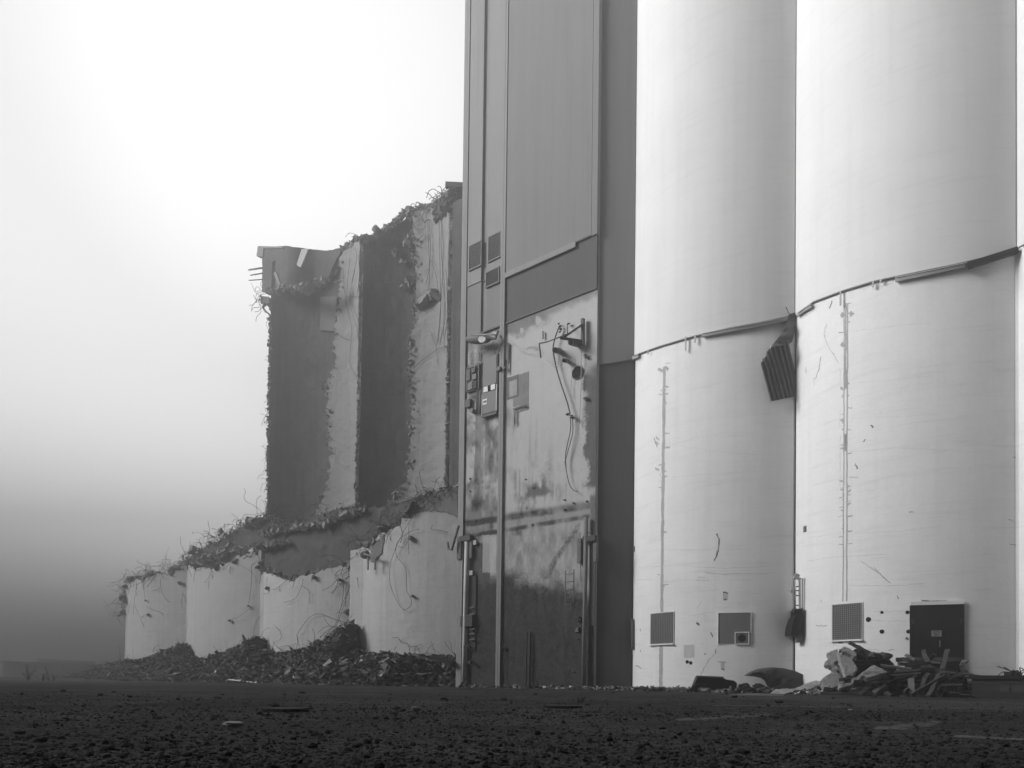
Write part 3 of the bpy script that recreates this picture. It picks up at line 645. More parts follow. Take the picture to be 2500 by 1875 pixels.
# torn corrugated sheet hanging between the silos
def corrugated():
    cr = CR(1850, 740, .1567)
    r = root('corrugated_sheet', SURF[1].hit(1905, 930, .6), 'dark torn corrugated sheet hanging from gutter between the white silos', 'metal sheet')
    class Hug:
        def hit(self, x, y, off=0): return SURF[1].hit(min(x, 1944.5), y, (.20 + off) * min(1, max(.1, (1948 - x) / 40)))
    pl = Hug()
    quad = cr([(205, 1530), (640, 1440), (480, 620), (190, 700), (50, 960)])
    P = [pl.hit(*q) for q in quad]
    # grid between left edge (50,960)->(205,1530) and right edge (560,600)->(650,1440), top cut on a slant
    A0, A1 = np.array(cr([(-60, 540)])[0]), np.array(cr([(205, 1530)])[0]); B0, B1 = np.array(cr([(440, 420)])[0]), np.array(cr([(660, 1430)])[0])
    nu, nv = 90, 26; mb = MB(); V = []
    tops = np.array(cr([(50, 960), (195, 690), (330, 600), (480, 610), (540, 700)]))
    for i in range(nu):
        a = i / (nu - 1); lo = A1 + (B1 - A1) * a
        hi0 = A0 + (B0 - A0) * a; d = hi0 - lo
        # top of this flute: meet the slanting torn edge
        ks = np.linspace(.05, 1.0, 60); best = .55
        for k in ks:
            q = lo + d * k; ty = np.interp(q[0], tops[:, 0], tops[:, 1])
            if q[1] <= ty: best = k; break
        best += (vnoise(a * 40, 0, 4) - .5) * .05
        for j in range(nv):
            b = j / (nv - 1) * best; q = lo + d * b
            off = .055 * math.sin(a * 7.5 * 2 * math.pi + .6 * b) + .12 * (b ** 2) + .05 * math.sin(a * 5 + b * 3)
            V.append(pl.hit(q[0], q[1], off))
    V = np.array(V).reshape(nu, nv, 3); W = V + np.array([.0, .02, 0]); idx = np.arange(nu * nv).reshape(nu, nv)
    F = [(idx[i, j], idx[i + 1, j], idx[i + 1, j + 1], idx[i, j + 1]) for i in range(nu - 1) for j in range(nv - 1)]
    mb.add(V.reshape(-1, 3), F, True); mb.add(W.reshape(-1, 3), [f[::-1] for f in F], True)
    loop = list(idx[:, 0]) + list(idx[-1, 1:]) + list(idx[:-1, -1][::-1]) + list(idx[0, 1:-1][::-1]); m = len(loop)
    mb.add(np.concatenate([V.reshape(-1, 3)[loop], W.reshape(-1, 3)[loop]]), [(k, m + k, m + (k + 1) % m, (k + 1) % m) for k in range(m)])
    mb.build('fluted_panel', surf_mat('dark corrugated steel', .075, .25, 1.5, .15, 12, streak=.3, rough=.6, bstr=.2), r)
    # crumpled flap joining it to the gutter
    L = cr([(200, 690), (315, 545), (420, 400), (450, 330), (470, 230), (490, 170)]); R = cr([(480, 640), (540, 600), (590, 380), (600, 300), (600, 240), (595, 150)])
    mb = MB(); n = 24; Lc, Rc = resamp(L, n), resamp(R, n); V = []
    for k in range(n):
        for a in np.linspace(0, 1, 8):
            q = Lc[k] + (Rc[k] - Lc[k]) * a; V.append(pl.hit(q[0], q[1], .10 * math.sin(a * 4 + k * .5) + .08 * math.cos(k * .8) + .06))
    V = np.array(V).reshape(n, 8, 3); W = V + np.array([0, .02, 0]); idx = np.arange(n * 8).reshape(n, 8)
    F = [(idx[i, j], idx[i, j + 1], idx[i + 1, j + 1], idx[i + 1, j]) for i in range(n - 1) for j in range(7)]
    mb.add(V.reshape(-1, 3), F, False); mb.add(W.reshape(-1, 3), [f[::-1] for f in F], False)
    loop = list(idx[0, :]) + list(idx[1:, -1]) + list(idx[-1, :-1][::-1]) + list(idx[1:-1, 0][::-1]); m = len(loop)
    mb.add(np.concatenate([V.reshape(-1, 3)[loop], W.reshape(-1, 3)[loop]]), [(k, m + k, m + (k + 1) % m, (k + 1) % m) for k in range(m)])
    for q in ([(440, 60), (480, 150), (500, 180)], ): mb.tube([pl.hit(*z) for z in cr(q)], .02, 5, taper=.3)
    mb.prism([pl.hit(*z) for z in cr([(520, 160), (600, 140), (610, 240), (580, 250), (575, 185)])], np.array([.02, .06, 0]))
    mb.build('crumpled_flap', surf_mat('bent grey sheet', .10, .3, 2, .2, 14, rough=.55, bstr=.2), r)
    mb = MB(); mb.prism([pl.hit(*z) for z in cr([(205, 690), (230, 650), (330, 590), (320, 550), (210, 640)])], np.array([.0, .08, 0]))
    mb.build('torn_strip', M['silo_upper'], r)
corrugated()

# ------------------------------------------------------------------ tower
DT = .8466 * DC; TP = Plane(DT)
sL = TP.sz(1113, 1672)[0]; sR = TP.sz(1452, 1200)[0]
TW = root('tower', FP((sL + sR) / 2, DT, 0), 'tall grey flat fronted tower between ruined bins and white silos', 'tower')
def S(x, y): return TP.sz(x, y)[0]
def Zz(x, y): return TP.sz(x, y)[1]
mb = MB(); mb.fbox(sL, sR, DT + .10, DT + 9.5, -.3, HS + 1.5); mb.build('tower_core', M['tower_core'], TW)
s_a0, s_a1, s_b0, s_b1, s_c1 = S(1141, 700), S(1174, 700), S(1188, 700), S(1223, 700), S(1234, 700)
z_seam2 = Zz(1234, 790); z_seam1 = Zz(1175, 686); z_cl = Zz(1320, 631)
TOP = HS + 1.4
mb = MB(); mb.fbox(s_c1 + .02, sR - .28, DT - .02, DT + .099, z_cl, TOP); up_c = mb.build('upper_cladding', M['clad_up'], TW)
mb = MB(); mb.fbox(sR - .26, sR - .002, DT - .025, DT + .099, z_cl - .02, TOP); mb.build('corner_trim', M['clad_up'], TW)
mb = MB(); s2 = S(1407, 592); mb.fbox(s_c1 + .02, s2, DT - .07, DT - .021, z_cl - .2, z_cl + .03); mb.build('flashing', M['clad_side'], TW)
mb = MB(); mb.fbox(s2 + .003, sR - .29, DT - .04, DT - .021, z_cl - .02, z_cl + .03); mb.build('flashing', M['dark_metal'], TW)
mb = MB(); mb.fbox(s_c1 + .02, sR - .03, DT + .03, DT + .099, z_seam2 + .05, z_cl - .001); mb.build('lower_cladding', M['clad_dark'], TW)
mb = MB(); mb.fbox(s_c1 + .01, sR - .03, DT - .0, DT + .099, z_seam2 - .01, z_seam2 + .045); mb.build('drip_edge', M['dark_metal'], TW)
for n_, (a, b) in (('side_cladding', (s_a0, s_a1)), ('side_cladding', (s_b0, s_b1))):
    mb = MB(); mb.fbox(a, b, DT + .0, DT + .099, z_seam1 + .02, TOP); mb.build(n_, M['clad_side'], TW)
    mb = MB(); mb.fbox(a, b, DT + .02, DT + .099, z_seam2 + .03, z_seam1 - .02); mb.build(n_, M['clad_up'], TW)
mb = MB(); mb.fbox(s_a0 - .02, s_b1, DT + .05, DT + .099, z_seam1 - .02, z_seam1 + .02); mb.build('seam_strip', M['dark_metal'], TW)
mb = MB(); mb.fbox(s_a0, s_b1, DT - .03, DT + .099, z_seam2 - .03, z_seam2 + .03); mb.build('drip_edge', M['dark_metal'], TW)
mb = MB(); mb.fbox(s_b1 + .01, s_c1, DT - .05, DT + .16, .0, TOP); mb.build('rib', M['rib'], TW)
mb = MB(); mb.fbox(s_b1 + .12, s_b1 + .14, DT - .055, DT - .051, .0, TOP); mb.build('rib_seam', M['mid_metal'], TW)
mb = MB(); mb.fbox(sL, s_a0 - .05, DT - .02, DT + .16, .0, TOP); mb.build('corner_post', M['rib'], TW)
mb = MB(); mb.fbox(s_a0 - .048, s_a0 - .012, DT + .05, DT + .099, .0, TOP); mb.build('post_groove', M['clad_dark'], TW)

# stained plaster wall: the stains are traced marks of removed sheds, soot and damp
def plaster():
    z0, z1 = 0.0, z_seam2 - .02; nu, nv = 170, 420
    ss = np.concatenate([np.linspace(s_a0, s_b1 + .01, 50), np.linspace(s_c1 - .01, sR - .004, nu - 50)]); zz = np.linspace(z0, z1, nv)
    SS, ZZ = np.meshgrid(ss, zz); Pw = SS[..., None] * UX + (DT + .06) * NX + ZZ[..., None] * UP
    # where each point sits in the survey frame
    q = Pw - CAM; F_ = np.array([0, math.cos(TH), math.sin(TH)]); U0 = np.array([0, -math.sin(TH), math.cos(TH)])
    Rv = np.array([math.cos(RO), 0, 0]) + U0 * math.sin(RO); Uv = np.array([-math.sin(RO), 0, 0]) + U0 * math.cos(RO)
    dd = q @ F_; X = PPX + FPX * (q @ Rv) / dd; Y = PPY - FPX * (q @ Uv) / dd
    n1 = fbm(X * .03, Y * .03, 41, 5) - .47; n2 = fbm(X * .11, Y * .035, 43, 5) - .47; n3 = fbm(X * .3, Y * .3, 45, 4) - .47; nst = fbm(X * .22, Y * .012, 47, 4) - .47
    seamy = 790 - (X - 1234) * .3745                # the joint above, in survey units
    d = Y - seamy
    t = np.zeros_like(X)
    def put(v): np.maximum(t, np.clip(v, 0, 1), out=t)
    main = X > 1230
    put(main * .62 * (1 - sstep(20, 44, d + 40 * n1 + 30 * n3)) * (1 - sstep(1322, 1350, X + 40 * n1)))
    put(main * .5 * (1 - sstep(8, 26, d + 30 * n1)))
    put(.8 * main * sstep(0, 10, d - 8) * (1 - sstep(26, 40, d + 30 * n1)) * (1 - sstep(1300, 1335, X)) * sstep(.0, .25, n1 + .2) * .8)
    put(.85 * sstep(1424, 1436, X + 40 * n1 + 16 * n3) * sstep(870, 930, Y + 60 * n1) * (1 - sstep(1178, 1205, Y + 30 * n1)))
    put(.75 * sstep(1436, 1444, X + 14 * n1) * sstep(1200, 1215, Y))
    # soot and damp on the lower part
    put(.78 * sstep(-.08, .30, n2 * .5 + n1 * 1.1 + .09 - np.abs(X - 1310 + (Y - 1200) * .55) / 160) * sstep(1120, 1190, Y) * main)
    put(.5 * sstep(-.12, .34, nst * .7 + n1 * .8 - .02) * sstep(1060, 1200, Y) * (main * .9 + .2))
    put(.34 * sstep(-.05, .3, nst) * sstep(.0, .3, n1 + .12) * sstep(980, 1080, Y) * main)
    l1 = 1264 - (X - 1236) * .148; l2 = 1291 - (X - 1236) * .165
    sf = .8 + 1.5 * n1 + .5 * n2
    put(1.0 * np.exp(-(np.maximum(0, np.abs(Y - l1) - 3) / 9) ** 2) * sf); put(1.0 * np.exp(-(np.maximum(0, np.abs(Y - l2 - 3) - 2) / 6) ** 2) * sf)
    put(.38 * sstep(-4, 4, Y - l1) * sstep(-4, 4, l2 - Y)); put(.42 * sstep(0, 6, Y - l2) * (.8 + 1.6 * n2))
    # slanting scar
    u_ = np.array([1338 - 1401, 1399 - 1302.0]); Lr = np.hypot(*u_); u_ /= Lr
    a_ = (X - 1401) * u_[0] + (Y - 1302) * u_[1]; b_ = -(X - 1401) * u_[1] + (Y - 1302) * u_[0]
    put(.85 * np.exp(-((b_ + 14 * n1) / (9 + 4 * n2)) ** 2) * (.85 + n3) * sstep(-50, -10, a_) * (1 - sstep(Lr + 10, Lr + 40, a_)))
    # dark paint on the lowest storey
    put(1.04 * sstep(1386, 1452, Y + 60 * n1 + 12 * n3 + 14 * (X < 1290) - .18 * np.maximum(X - 1290, 0)))
    # narrow left bays
    lb = X < 1232
    put(lb * (.55 + 1.2 * n2) * sstep(.0, .2, n1 + .1)); put(lb * .7 * (1 - sstep(24, 46, d + 50 * n1)) * .8)
    put(lb * .8 * np.exp(-((X - 1190 + (Y - 1060) * .02 + 20 * n1) / 9) ** 2) * sstep(1008, 1020, Y) * (1 - sstep(1040, 1120, Y)))
    put(lb * .6 * sstep(-.05, .25, nst * .8 + .6 * n1)); put((X < S_g) * 0)
    put(lb * (X < 1196) * .9 * sstep(1318, 1330, Y)); put(lb * .95 * sstep(1408, 1428, Y + 50 * n1))
    put(lb * (X > 1206) * (Y > 1302) * (Y < 1400) * .12); t[(lb) & (X > 1178) & (X < 1211) & (Y > 1306) & (Y < 1398)] *= .35
    gr = (X > 1168 - (Y - 700) * .022) & (X < 1184 - (Y - 700) * .022) & (Y < 1310)
    t[gr] = np.maximum(t[gr], .62 + .5 * n2[gr])
    for cx, cy, rx, ry, v in ((1183, 870, 9, 22, .7), (1152, 880, 8, 30, .75), (1255, 1020, 7, 40, .6), (1236, 1010, 14, 26, .55), (1340, 1140, 8, 60, .35), (1300, 850, 18, 5, .6), (1180, 1640, 16, 40, 1.06)):
        put(v * np.exp(-((X - cx + 20 * n1) / rx) ** 2 - ((Y - cy + 40 * n1) / ry) ** 2) * (1 + n3))
    # pale knocked-off spots
    for cx, cy, rx, ry in ((1314, 783, 8, 12), (1273, 806, 5, 9), (1437, 747, 6, 9), (1205, 815, 8, 8), (1190, 835, 14, 10)):
        k = np.exp(-(((X - cx) + 6 * n3) / rx) ** 2 - (((Y - cy) + 6 * n3) / ry) ** 2); t[k > .45] *= .15
    t += .16 * n3 + .10 * n2
    V = Pw.reshape(-1, 3); idx = np.arange(len(V)).reshape(nv, len(ss)); mb = MB()
    F = [(idx[j, i], idx[j, i + 1], idx[j + 1, i + 1], idx[j + 1, i]) for j in range(nv - 1) for i in range(len(ss) - 1) if i != 49]
    mb.add(V, F, False)
    nb = MB(); mb.build('plaster_wall', M['plaster'], TW, attr=np.clip(t, 0, 1.06).ravel())
    mb = MB(); mb.fbox(s_a0, sR - .01, DT + .065, DT + .098, 0, z1); mb.build('wall_backing', M['tower_core'], TW)
S_g = 0
plaster()

A3 = CR(1080, 540, .3618); A1 = CR(1130, 780, .15823); A4 = CR(1080, 1100, .3737); A2 = CR(1100, 1280, .2471)
def tp(q, off=0.0): return TP.hit(q[0], q[1], off)
def tbox(name, mat, tl, br, d0, d1, parent=TW):
    """box on the tower front: photo corners, from d0 behind to d1 in front of the front plane"""
    mb = MB(); s0, zt = TP.sz(*tl); s1, zb = TP.sz(*br); mb.fbox(s0, s1, DT - d1, DT - d0, zb, zt); return mb.build(name, mat, parent), (s0, s1, zb, zt)
def twall_louvre(tl, br, n, mats=('mid_metal', 'clad_side')):
    o, (s0, s1, zb, zt) = tbox('louvre_vent', M[mats[0]], tl, br, -.05, .005)
    mb = MB()
    for k in range(n):
        z = zb + (zt - zb) * (k + .5) / n; h = (zt - zb) / n
        mb.box8([FP(s, DT - d, z + dz) for dz0, in ((0,),) for s, d, dz in ((s0 + .02, .045, -h * .3), (s1 - .02, .045, -h * .3), (s1 - .02, .007, -h * .05), (s0 + .02, .007, -h * .05), (s0 + .02, .045, -h * .05), (s1 - .02, .045, -h * .05), (s1 - .02, .007, h * .3), (s0 + .02, .007, h * .3))])
    mb.build('slats', M[mats[1]], o)
    mb = MB(); w = .05
    mb.fbox(s0 - w, s1 + w, DT - .06, DT, zt, zt + w); mb.fbox(s0 - w, s1 + w, DT - .06, DT, zb - w, zb)
    mb.fbox(s0 - w, s0, DT - .058, DT, zb, zt); mb.fbox(s1, s1 + w, DT - .058, DT, zb, zt); mb.build('vent_frame', M['mid_metal'], o)
twall_louvre((1148, 604), (1175, 647), 14, ('dark_metal', 'clad_side')); twall_louvre((1195, 582), (1222, 626), 14, ('dark_metal', 'clad_side')); twall_louvre((1189, 668), (1218, 688), 9, ('dark_metal', 'mid_metal'))
# broken street-lamp style fitting
def wall_lamp():
    a = np.array(A1([(70, 305)])[0]); b = np.array(A1([(515, 290)])[0]); mb = MB(); n, k = 16, 14; V = []
    for i in range(n):
        f = i / (n - 1); rr = (.06 + .16 * math.sin(math.pi * min(1, f * 1.15 + .06)) ** .6) * (1.05 if f < .7 else 1.05 - (f - .7) * .9)
        c = tp(a + (b - a) * f, .42 - .05 * f)
        for q in range(k):
            an = 2 * math.pi * q / k; V.append(c + NX * rr * .95 * math.cos(an) + UP * rr * (.8 if math.sin(an) > 0 else 1.0) * math.sin(an))
    mb.add(V, [(i * k + q, i * k + (q + 1) % k, (i + 1) * k + (q + 1) % k, (i + 1) * k + q) for i in range(n - 1) for q in range(k)], True)
    mb.add(V[:k], [tuple(range(k))]); mb.add(V[-k:], [tuple(range(k))[::-1]])
    lamp = mb.build('lamp_housing', M['mid_metal'], TW)
    mb = MB(); c = tp(A1([(285, 300)])[0], .62); ax = tp(A1([(345, 297)])[0], .62) - c
    L = np.linalg.norm(ax); ax /= L
    mb.prism([c + ax * x * L + UP * y * .22 + NX * (.03 * abs(x)) for x, y in ((-1, .05), (-.6, .5), (.2, .55), (.9, .3), (1, .0), (.6, -.55), (0, -.75), (-.6, -.5))], NX * .1); mb.build('broken_lens', M['pale_metal'], lamp)
    mb = MB(); mb.tube([tp(A1([(90, 262)])[0], .5), tp(A1([(200, 235)])[0], .52), tp(A1([(400, 230)])[0], .45), tp(A1([(510, 240)])[0], .35)], .03, 6); mb.build('rim', M['pale_metal'], lamp)
    mb = MB(); mb.tube([tp(A1([(500, 300)])[0], .36), tp(A1([(545, 180)])[0], .0)], .045, 8); mb.build('lamp_arm', M['mid_metal'], lamp)
wall_lamp()
# electrical cabinet with stickers
cab, (c0, c1, cz0, cz1) = tbox('cabinet', M['dark_metal'], (1181.5, 876), (1215.5, 1006), -.05, .05)
dm = surf_mat('grey cabinet door', .085, .15, 2, .08, 14, rough=.5, bstr=.1)
zm = Zz(1198, 948)
mb = MB(); mb.fbox(c0 + .03, c1 - .05, DT - .075, DT - .051, zm + .12, cz1 - .04); mb.build('cabinet_door', dm, cab)
mb = MB(); mb.fbox(c0 + .03, c1 - .05, DT - .075, DT - .051, cz0 + .06, zm - .16); mb.build('cabinet_door', dm, cab)
wd = c1 - c0
for f0, f1 in ((.08, .37), (.58, .86)):
    mb = MB(); mb.fbox(c0 + wd * f0, c0 + wd * f1, DT - .082, DT - .0515, zm - .13, zm + .10); mb.build('white_sticker', M['white'], cab)
mb = MB(); mb.fbox(c0 + wd * .42, c0 + wd * .55, DT - .08, DT - .0515, zm - .13, zm + .09); mb.build('meter_window', M['hole'], cab)
st = MB(); zs = Zz(1190, 981); st.fbox(c0 + .02, c0 + wd * .33, DT - .082, DT - .076, zs - .12, zs + .12); stk = st.build('white_sticker', M['white'], cab)
mb = MB()
for k in range(4): mb.fbox(c0 + .07 + k * wd * .06, c0 + .07 + k * wd * .06 + wd * .04, DT - .086, DT - .0825, zs - .06, zs + .05)
for k in range(3): mb.fbox(c0 + .085 + k * wd * .06, c0 + .07 + (k + 1) * wd * .06, DT - .0855, DT - .0826, zs - .01, zs + .02)
mb.build('sticker_print', M['ink'], stk)
mb = MB(); mb.fbox(c1 - .045, c1 + .005, DT - .09, DT - .051, cz0 + .05, zm + .05); mb.fbox(c0 - .02, c0 + .02, DT - .09, DT - .051, cz0, zm - .2); mb.build('edge_trim', M['pale_metal'], cab)
mb = MB(); mb.fbox(c0, c1, DT - .11, DT - .0, cz0 - .1, cz0 - .005); mb.build('base_rail', M['dark_metal'], cab)
mb = MB(); mb.disc(FP(c1 + .12, DT - .16, Zz(1220, 903)), NX, .1, .2, 12); mb.build('junction_knob', M['mid_metal'], TW)
# switch board left of it
bd, (b0, b1, bz0, bz1) = tbox('switch_board', surf_mat('fuse board', .12, .35, 6, .3, 20, bstr=.2), (1142, 902), (1169, 950), -.05, .03)
mb = MB(); g = np.random.default_rng(3)
for fx, fz, w, h, dd in ((.15, .72, .3, .45, .05), (.62, .82, .3, .18, .09), (.7, .55, .34, .22, .07), (.3, .22, .4, .3, .05), (.75, .2, .3, .3, .06), (.8, .9, .1, .1, .12)):
    w_, h_ = (b1 - b0), (bz1 - bz0); mb.fbox(b0 + w_ * (fx - w / 2), b0 + w_ * (fx + w / 2), DT - .03 - dd, DT - .0301, bz0 + h_ * (fz - h / 2), bz0 + h_ * (fz + h / 2))
mb.build('fuse_block', surf_mat('fuse blocks', .16, .3, 8, .3, 20, island=.7, bstr=0), bd)
mb = MB()
for s_, z_ in ((b0 - .04, 0), (b1, 0)): mb.fbox(s_, s_ + .04, DT - .06, DT, bz0, bz1)
mb.fbox(b0 - .04, b1 + .04, DT - .062, DT, bz1, bz1 + .05); mb.build('board_frame', M['mid_metal'], bd)
bx, _ = tbox('switch_box', M['dark_metal'], (1139.5, 978), (1150.5, 993), -.05, .1)
mb = MB(); mb.disc(tp(A1([(130, 1400)])[0], .12), NX, .1, .2, 10); mb.build('socket', M['mid_metal'], TW)
mb = MB()
for x0 in (215, 228, 240): mb.tube([tp(q, .05) for q in A1([(x0, 1090), (x0 - 2, 1250), (x0 - 8, 1440)])], .018, 5)
mb.build('conduit', M['mid_metal'], TW)
# bricked-up opening and patched render
pt_, (p0, p1, pz0, pz1) = tbox('patched_render', surf_mat('patched render', .26, .3, 2.5, .25, 12, bstr=.8, bdist=.03), (1252, 918), (1288, 999), -.07, -.05)
op, (o0, o1, oz0, oz1) = tbox('blocked_window', surf_mat('rough block infill', .50, .25, 4, .25, 12, bstr=1, bdist=.04), (1242, 931), (1260, 963), -.06, -.038)
fo_, _ = tbox('window_frame', M['dark_metal'], (1236.5, 922), (1263.5, 967), -.06, -.044, op)
mb = MB(); mb.tube([tp(q, .05) for q in A1([(800, 1400), (790, 1500), (795, 1620)])], .03, 6); mb.tube([tp(q, .03) for q in A1([(770, 1370), (860, 1340), (980, 1330)])], .03, 6); mb.build('pipe_stub', M['seam'], TW)
# conduits, bracket and pipe stubs at upper right
BO = .85
mb = MB(); mb.beam(tp(A1([(1852, -10)])[0], .1), tp(A1([(1852, 400)])[0], .1), .12, .12, NX); br = mb.build('wall_bracket', M['dark_metal'], TW)
mb = MB(); mb.beam(tp(A1([(1850, 75)])[0], .12), tp(A1([(1560, 275)])[0], BO), .07, .07); mb.build('brace', M['dark_metal'], br)
mb = MB(); mb.beam(tp(A1([(1840, 335)])[0], .12), tp(A1([(1500, 283)])[0], BO), .07, .09); mb.build('arm', M['dark_metal'], br)
mb = MB(); mb.tube([tp(q, BO) for q in A1([(1640, 215), (1460, 285)])] + [tp(q, o) for q, o in zip(A1([(1300, 345), (1178, 372)]), (.6, .4))], .028, 6); mb.tube([tp(A1([(1178, 372)])[0], .4), tp(A1([(1205, 590)])[0], .35)], .028, 6); mb.tube([tp(A1([(1615, 225)])[0], .6), tp(A1([(1610, 70)])[0], .15)], .02, 6); mb.build('bent_conduit', M['dark_metal'], TW)
for q, e, r, m_ in (((1415, 470), (1500, 490), .11, 'dark_metal'), ((1560, 630), (1620, 645), .08, 'dark_metal'), ((1660, 345), (1780, 375), .13, 'mid_metal')):
    a = np.array(A1([q])[0]); b = np.array(A1([e])[0]); mb = MB(); pa, pb = tp(a, .45), tp(b, -.02); mb.tube([pa, pb], r, 12); ps = mb.build('pipe_stub', M['mid_metal'], TW)
    mb = MB(); d = (pa - pb) / np.linalg.norm(pa - pb); mb.tube([pa + d * .003, pa + d * .012], r * .84, 12); mb.build('bore', M['hole'], ps)
mb = MB(); mb.disc(tp(A1([(1762, 818)])[0], -.052), -NX, .24, .02, 24); rh = mb.build('flue_hole', M['hole'], TW)
mb = MB(); pc_ = tp(A1([(1768, 820)])[0], -.03); mb.tube([pc_ + .25 * (UX * math.cos(a_) + UP * math.sin(a_)) for a_ in np.linspace(0, 2 * math.pi, 25)], .025, 6); mb.build('collar', M['mid_metal'], rh)
mb = MB()
for q in ((1480, 65), (1500, 110), (1510, 150), (1500, 190), (1630, 65)): mb.rock(tp(A1([q])[0], .06), .07, g)
mb.build('wire_knot', M['dark_metal'], TW)
mb = MB(); strand(mb, TP, A1([(1480, 120), (1430, 260), (1400, 380), (1392, 480), (1440, 740), (1500, 950), (1560, 1130), (1620, 1310), (1655, 1460)]), .12, .026); mb.build('cable', M['cable'], TW)
mb = MB(); strand(mb, TP, A3([(862, 1320), (866, 1400), (845, 1500), (830, 1590), (836, 1680)]), .1, .018); strand(mb, TP, A3([(875, 1320), (880, 1420), (850, 1540), (832, 1610)]), .1, .016); strand(mb, TP, A4([(800, 70), (815, 160), (832, 225), (860, 262), (885, 264)]), .09, .015); mb.build('cable', M['cable'], TW)
mb = MB()
for q in A3([(845, 1303), (870, 1312), (880, 1325)]): mb.rock(tp(q, .12), .09, g)
mb.build('cable_tie', M['dark_metal'], TW)
mb = MB(); strand(mb, TP, A1([(700, 335), (800, 420), (900, 480), (1050, 514), (1180, 488)]), .1, .012); strand(mb, TP, A1([(1200, 545), (1290, 650), (1440, 714), (1500, 700)]), .12, .012); mb.build('white_wire', M['white_cable'], TW)
mb = MB(); strand(mb, TP, A1([(1808, 330), (1830, 400), (1828, 700), (1822, 1000), (1800, 1500), (1790, 1640)]), .05, .014); strand(mb, TP, A1([(1680, 560), (1680, 900), (1660, 1130), (1680, 1200)]), .04, .012); strand(mb, TP, A1([(1480, 500), (1475, 640), (1465, 735)]), .05, .014); mb.build('grey_wire', M['seam'], TW)
mb = MB()
for q0, q1 in (((685, 350), (680, 620)), ((705, 370), (690, 830)), ((590, 440), (525, 530)), ((1235, 180), (1238, 300)), ((250, 500), (245, 640)), ((205, 685), (320, 655))): mb.beam(tp(A1([q0])[0], .02), tp(A1([q1])[0], .02), .05, .04, NX)
for q in ((660, 640), (655, 760), (1890, 550), (1900, 580), (1890, 1215), (1905, 1235)): mb.rock(tp(A1([q])[0], .03), .09, g)
mb.build('wall_bracket', M['mid_metal'], TW)
# lower storey: pipes, brackets, ladder rungs, rails
mb = MB(); mb.tube([tp((1431, 1262), .12), tp((1428.5, 1450), .12), tp((1424.5, 1676), .12)], .085, 12); dp = mb.build('downpipe', surf_mat('grey downpipe', .20, .2, 2, .1, 15, rough=.7, bstr=.1), TW)
mb = MB(); mb.tube([tp((1140, 1323), .1), tp((1137, 1450), .1), tp((1134.5, 1560), .1), tp((1132, 1666), .1)], .1, 12); wp = mb.build('downpipe', surf_mat('white downpipe', .62, .18, 3, .12, 15, rough=.6, bstr=.1), TW)
def plate(name, mat, tl, br, d1, parent=TW): return tbox(name, mat, tl, br, -.05, d1, parent)[0]
for tl, br in (((1412.5, 1316), (1421, 1374)), ((1452, 1312), (1459, 1371)), ((1119.5, 1312), (1128, 1365)), ((1148, 1322), (1154.5, 1362))):
    p_ = plate('bracket_plate', M['mid_metal'], tl, br, .10)
    mb = MB()
    for f in (.12, .4, .7, .9): mb.disc(tp((tl[0] + (br[0] - tl[0]) * .5, tl[1] + (br[1] - tl[1]) * f), .12), NX, .025, .03, 8)
    mb.build('bolt_row', M['dark_metal'], p_)
plate('track_end', M['dark_metal'], (1429, 1312), (1459, 1321), .2); plate('track_end', M['dark_metal'], (1129, 1311), (1154, 1320), .2)
plate('wall_panel', M['clad_dark'], (1440, 1322), (1452, 1527), .0)
plate('wall_panel', surf_mat('dark door track', .06, .3, 2, .2, 14), (1145, 1405), (1160, 1590), .0)
gl = plate('louvre_vent', M['dark_metal'], (1130, 1504), (1159, 1529), .16); mb = MB(); s0, zt = TP.sz(1130, 1504); s1, zb = TP.sz(1159, 1529)
for k in range(9): mb.fbox(s0, s1, DT - .19, DT - .161, zb + (zt - zb) * (k + .3) / 9, zb + (zt - zb) * (k + .75) / 9)
mb.build('slats', M['mid_metal'], gl)
for y in (1484, 1500, 1537, 1548, 1562):
    mb = MB(); mb.beam(tp((1146, y), .1), tp((1159, y - 2), .1), .05, .05); mb.build('track_rung', M['mid_metal'], TW)
mb = MB(); mb.tube([tp(q, .2) for q in A2([(130, 1220), (138, 1200), (185, 1195), (200, 1215)])], .025, 6); mb.rock(tp(A2([(190, 1215)])[0], .12), .09, g); mb.build('door_latch', M['dark_metal'], TW)
mb = MB(); mb.tube([tp(A2([(180, 1365)])[0], .3), tp(A2([(215, 1360)])[0], .0)], .06, 10); mb.build('pipe_stub', M['mid_metal'], TW)
mb = MB()
for q in ((240, 180), (205, 480)): mb.obox(tp(A2([q])[0], .04), UX * .09, NX * .04, UP * .1)
mb.build('wall_bracket', M['pale_metal'], TW)
# rung ladder
l0, l1 = (1381, 1395), (1400.5, 1391)
mb = MB(); mb.beam(tp((1381, 1393), .16), tp((1380, 1477), .16), .03, .03, NX); lr = mb.build('rung_ladder', M['mid_metal'], TW)
mb = MB(); mb.beam(tp((1401, 1390), .16), tp((1400, 1472), .16), .03, .03, NX); mb.build('stile', M['mid_metal'], lr)
for y in (1402, 1421, 1440, 1459, 1475):
    mb = MB(); mb.tube([tp((1380.5, y + 1), .16), tp((1400.5, y - 2), .16)], .014, 6); mb.build('rung', M['mid_metal'], lr)
for x0, x1 in ((1286, 1283), (1293.5, 1291)):
    mb = MB(); mb.beam(tp((x0, 1543), .06), tp((x1, 1680), .06), .05, .05, NX); mb.build('guide_rail', M['dark_metal'], TW)
mb = MB(); mb.tube([tp((1289, 1610), .08), tp((1298, 1630), .1), tp((1310, 1655), .12), tp((1313, 1672), .12)], .016, 5); mb.rock(tp((1298, 1607), .08), .06, g); mb.build('loose_wire', M['cable'], TW)
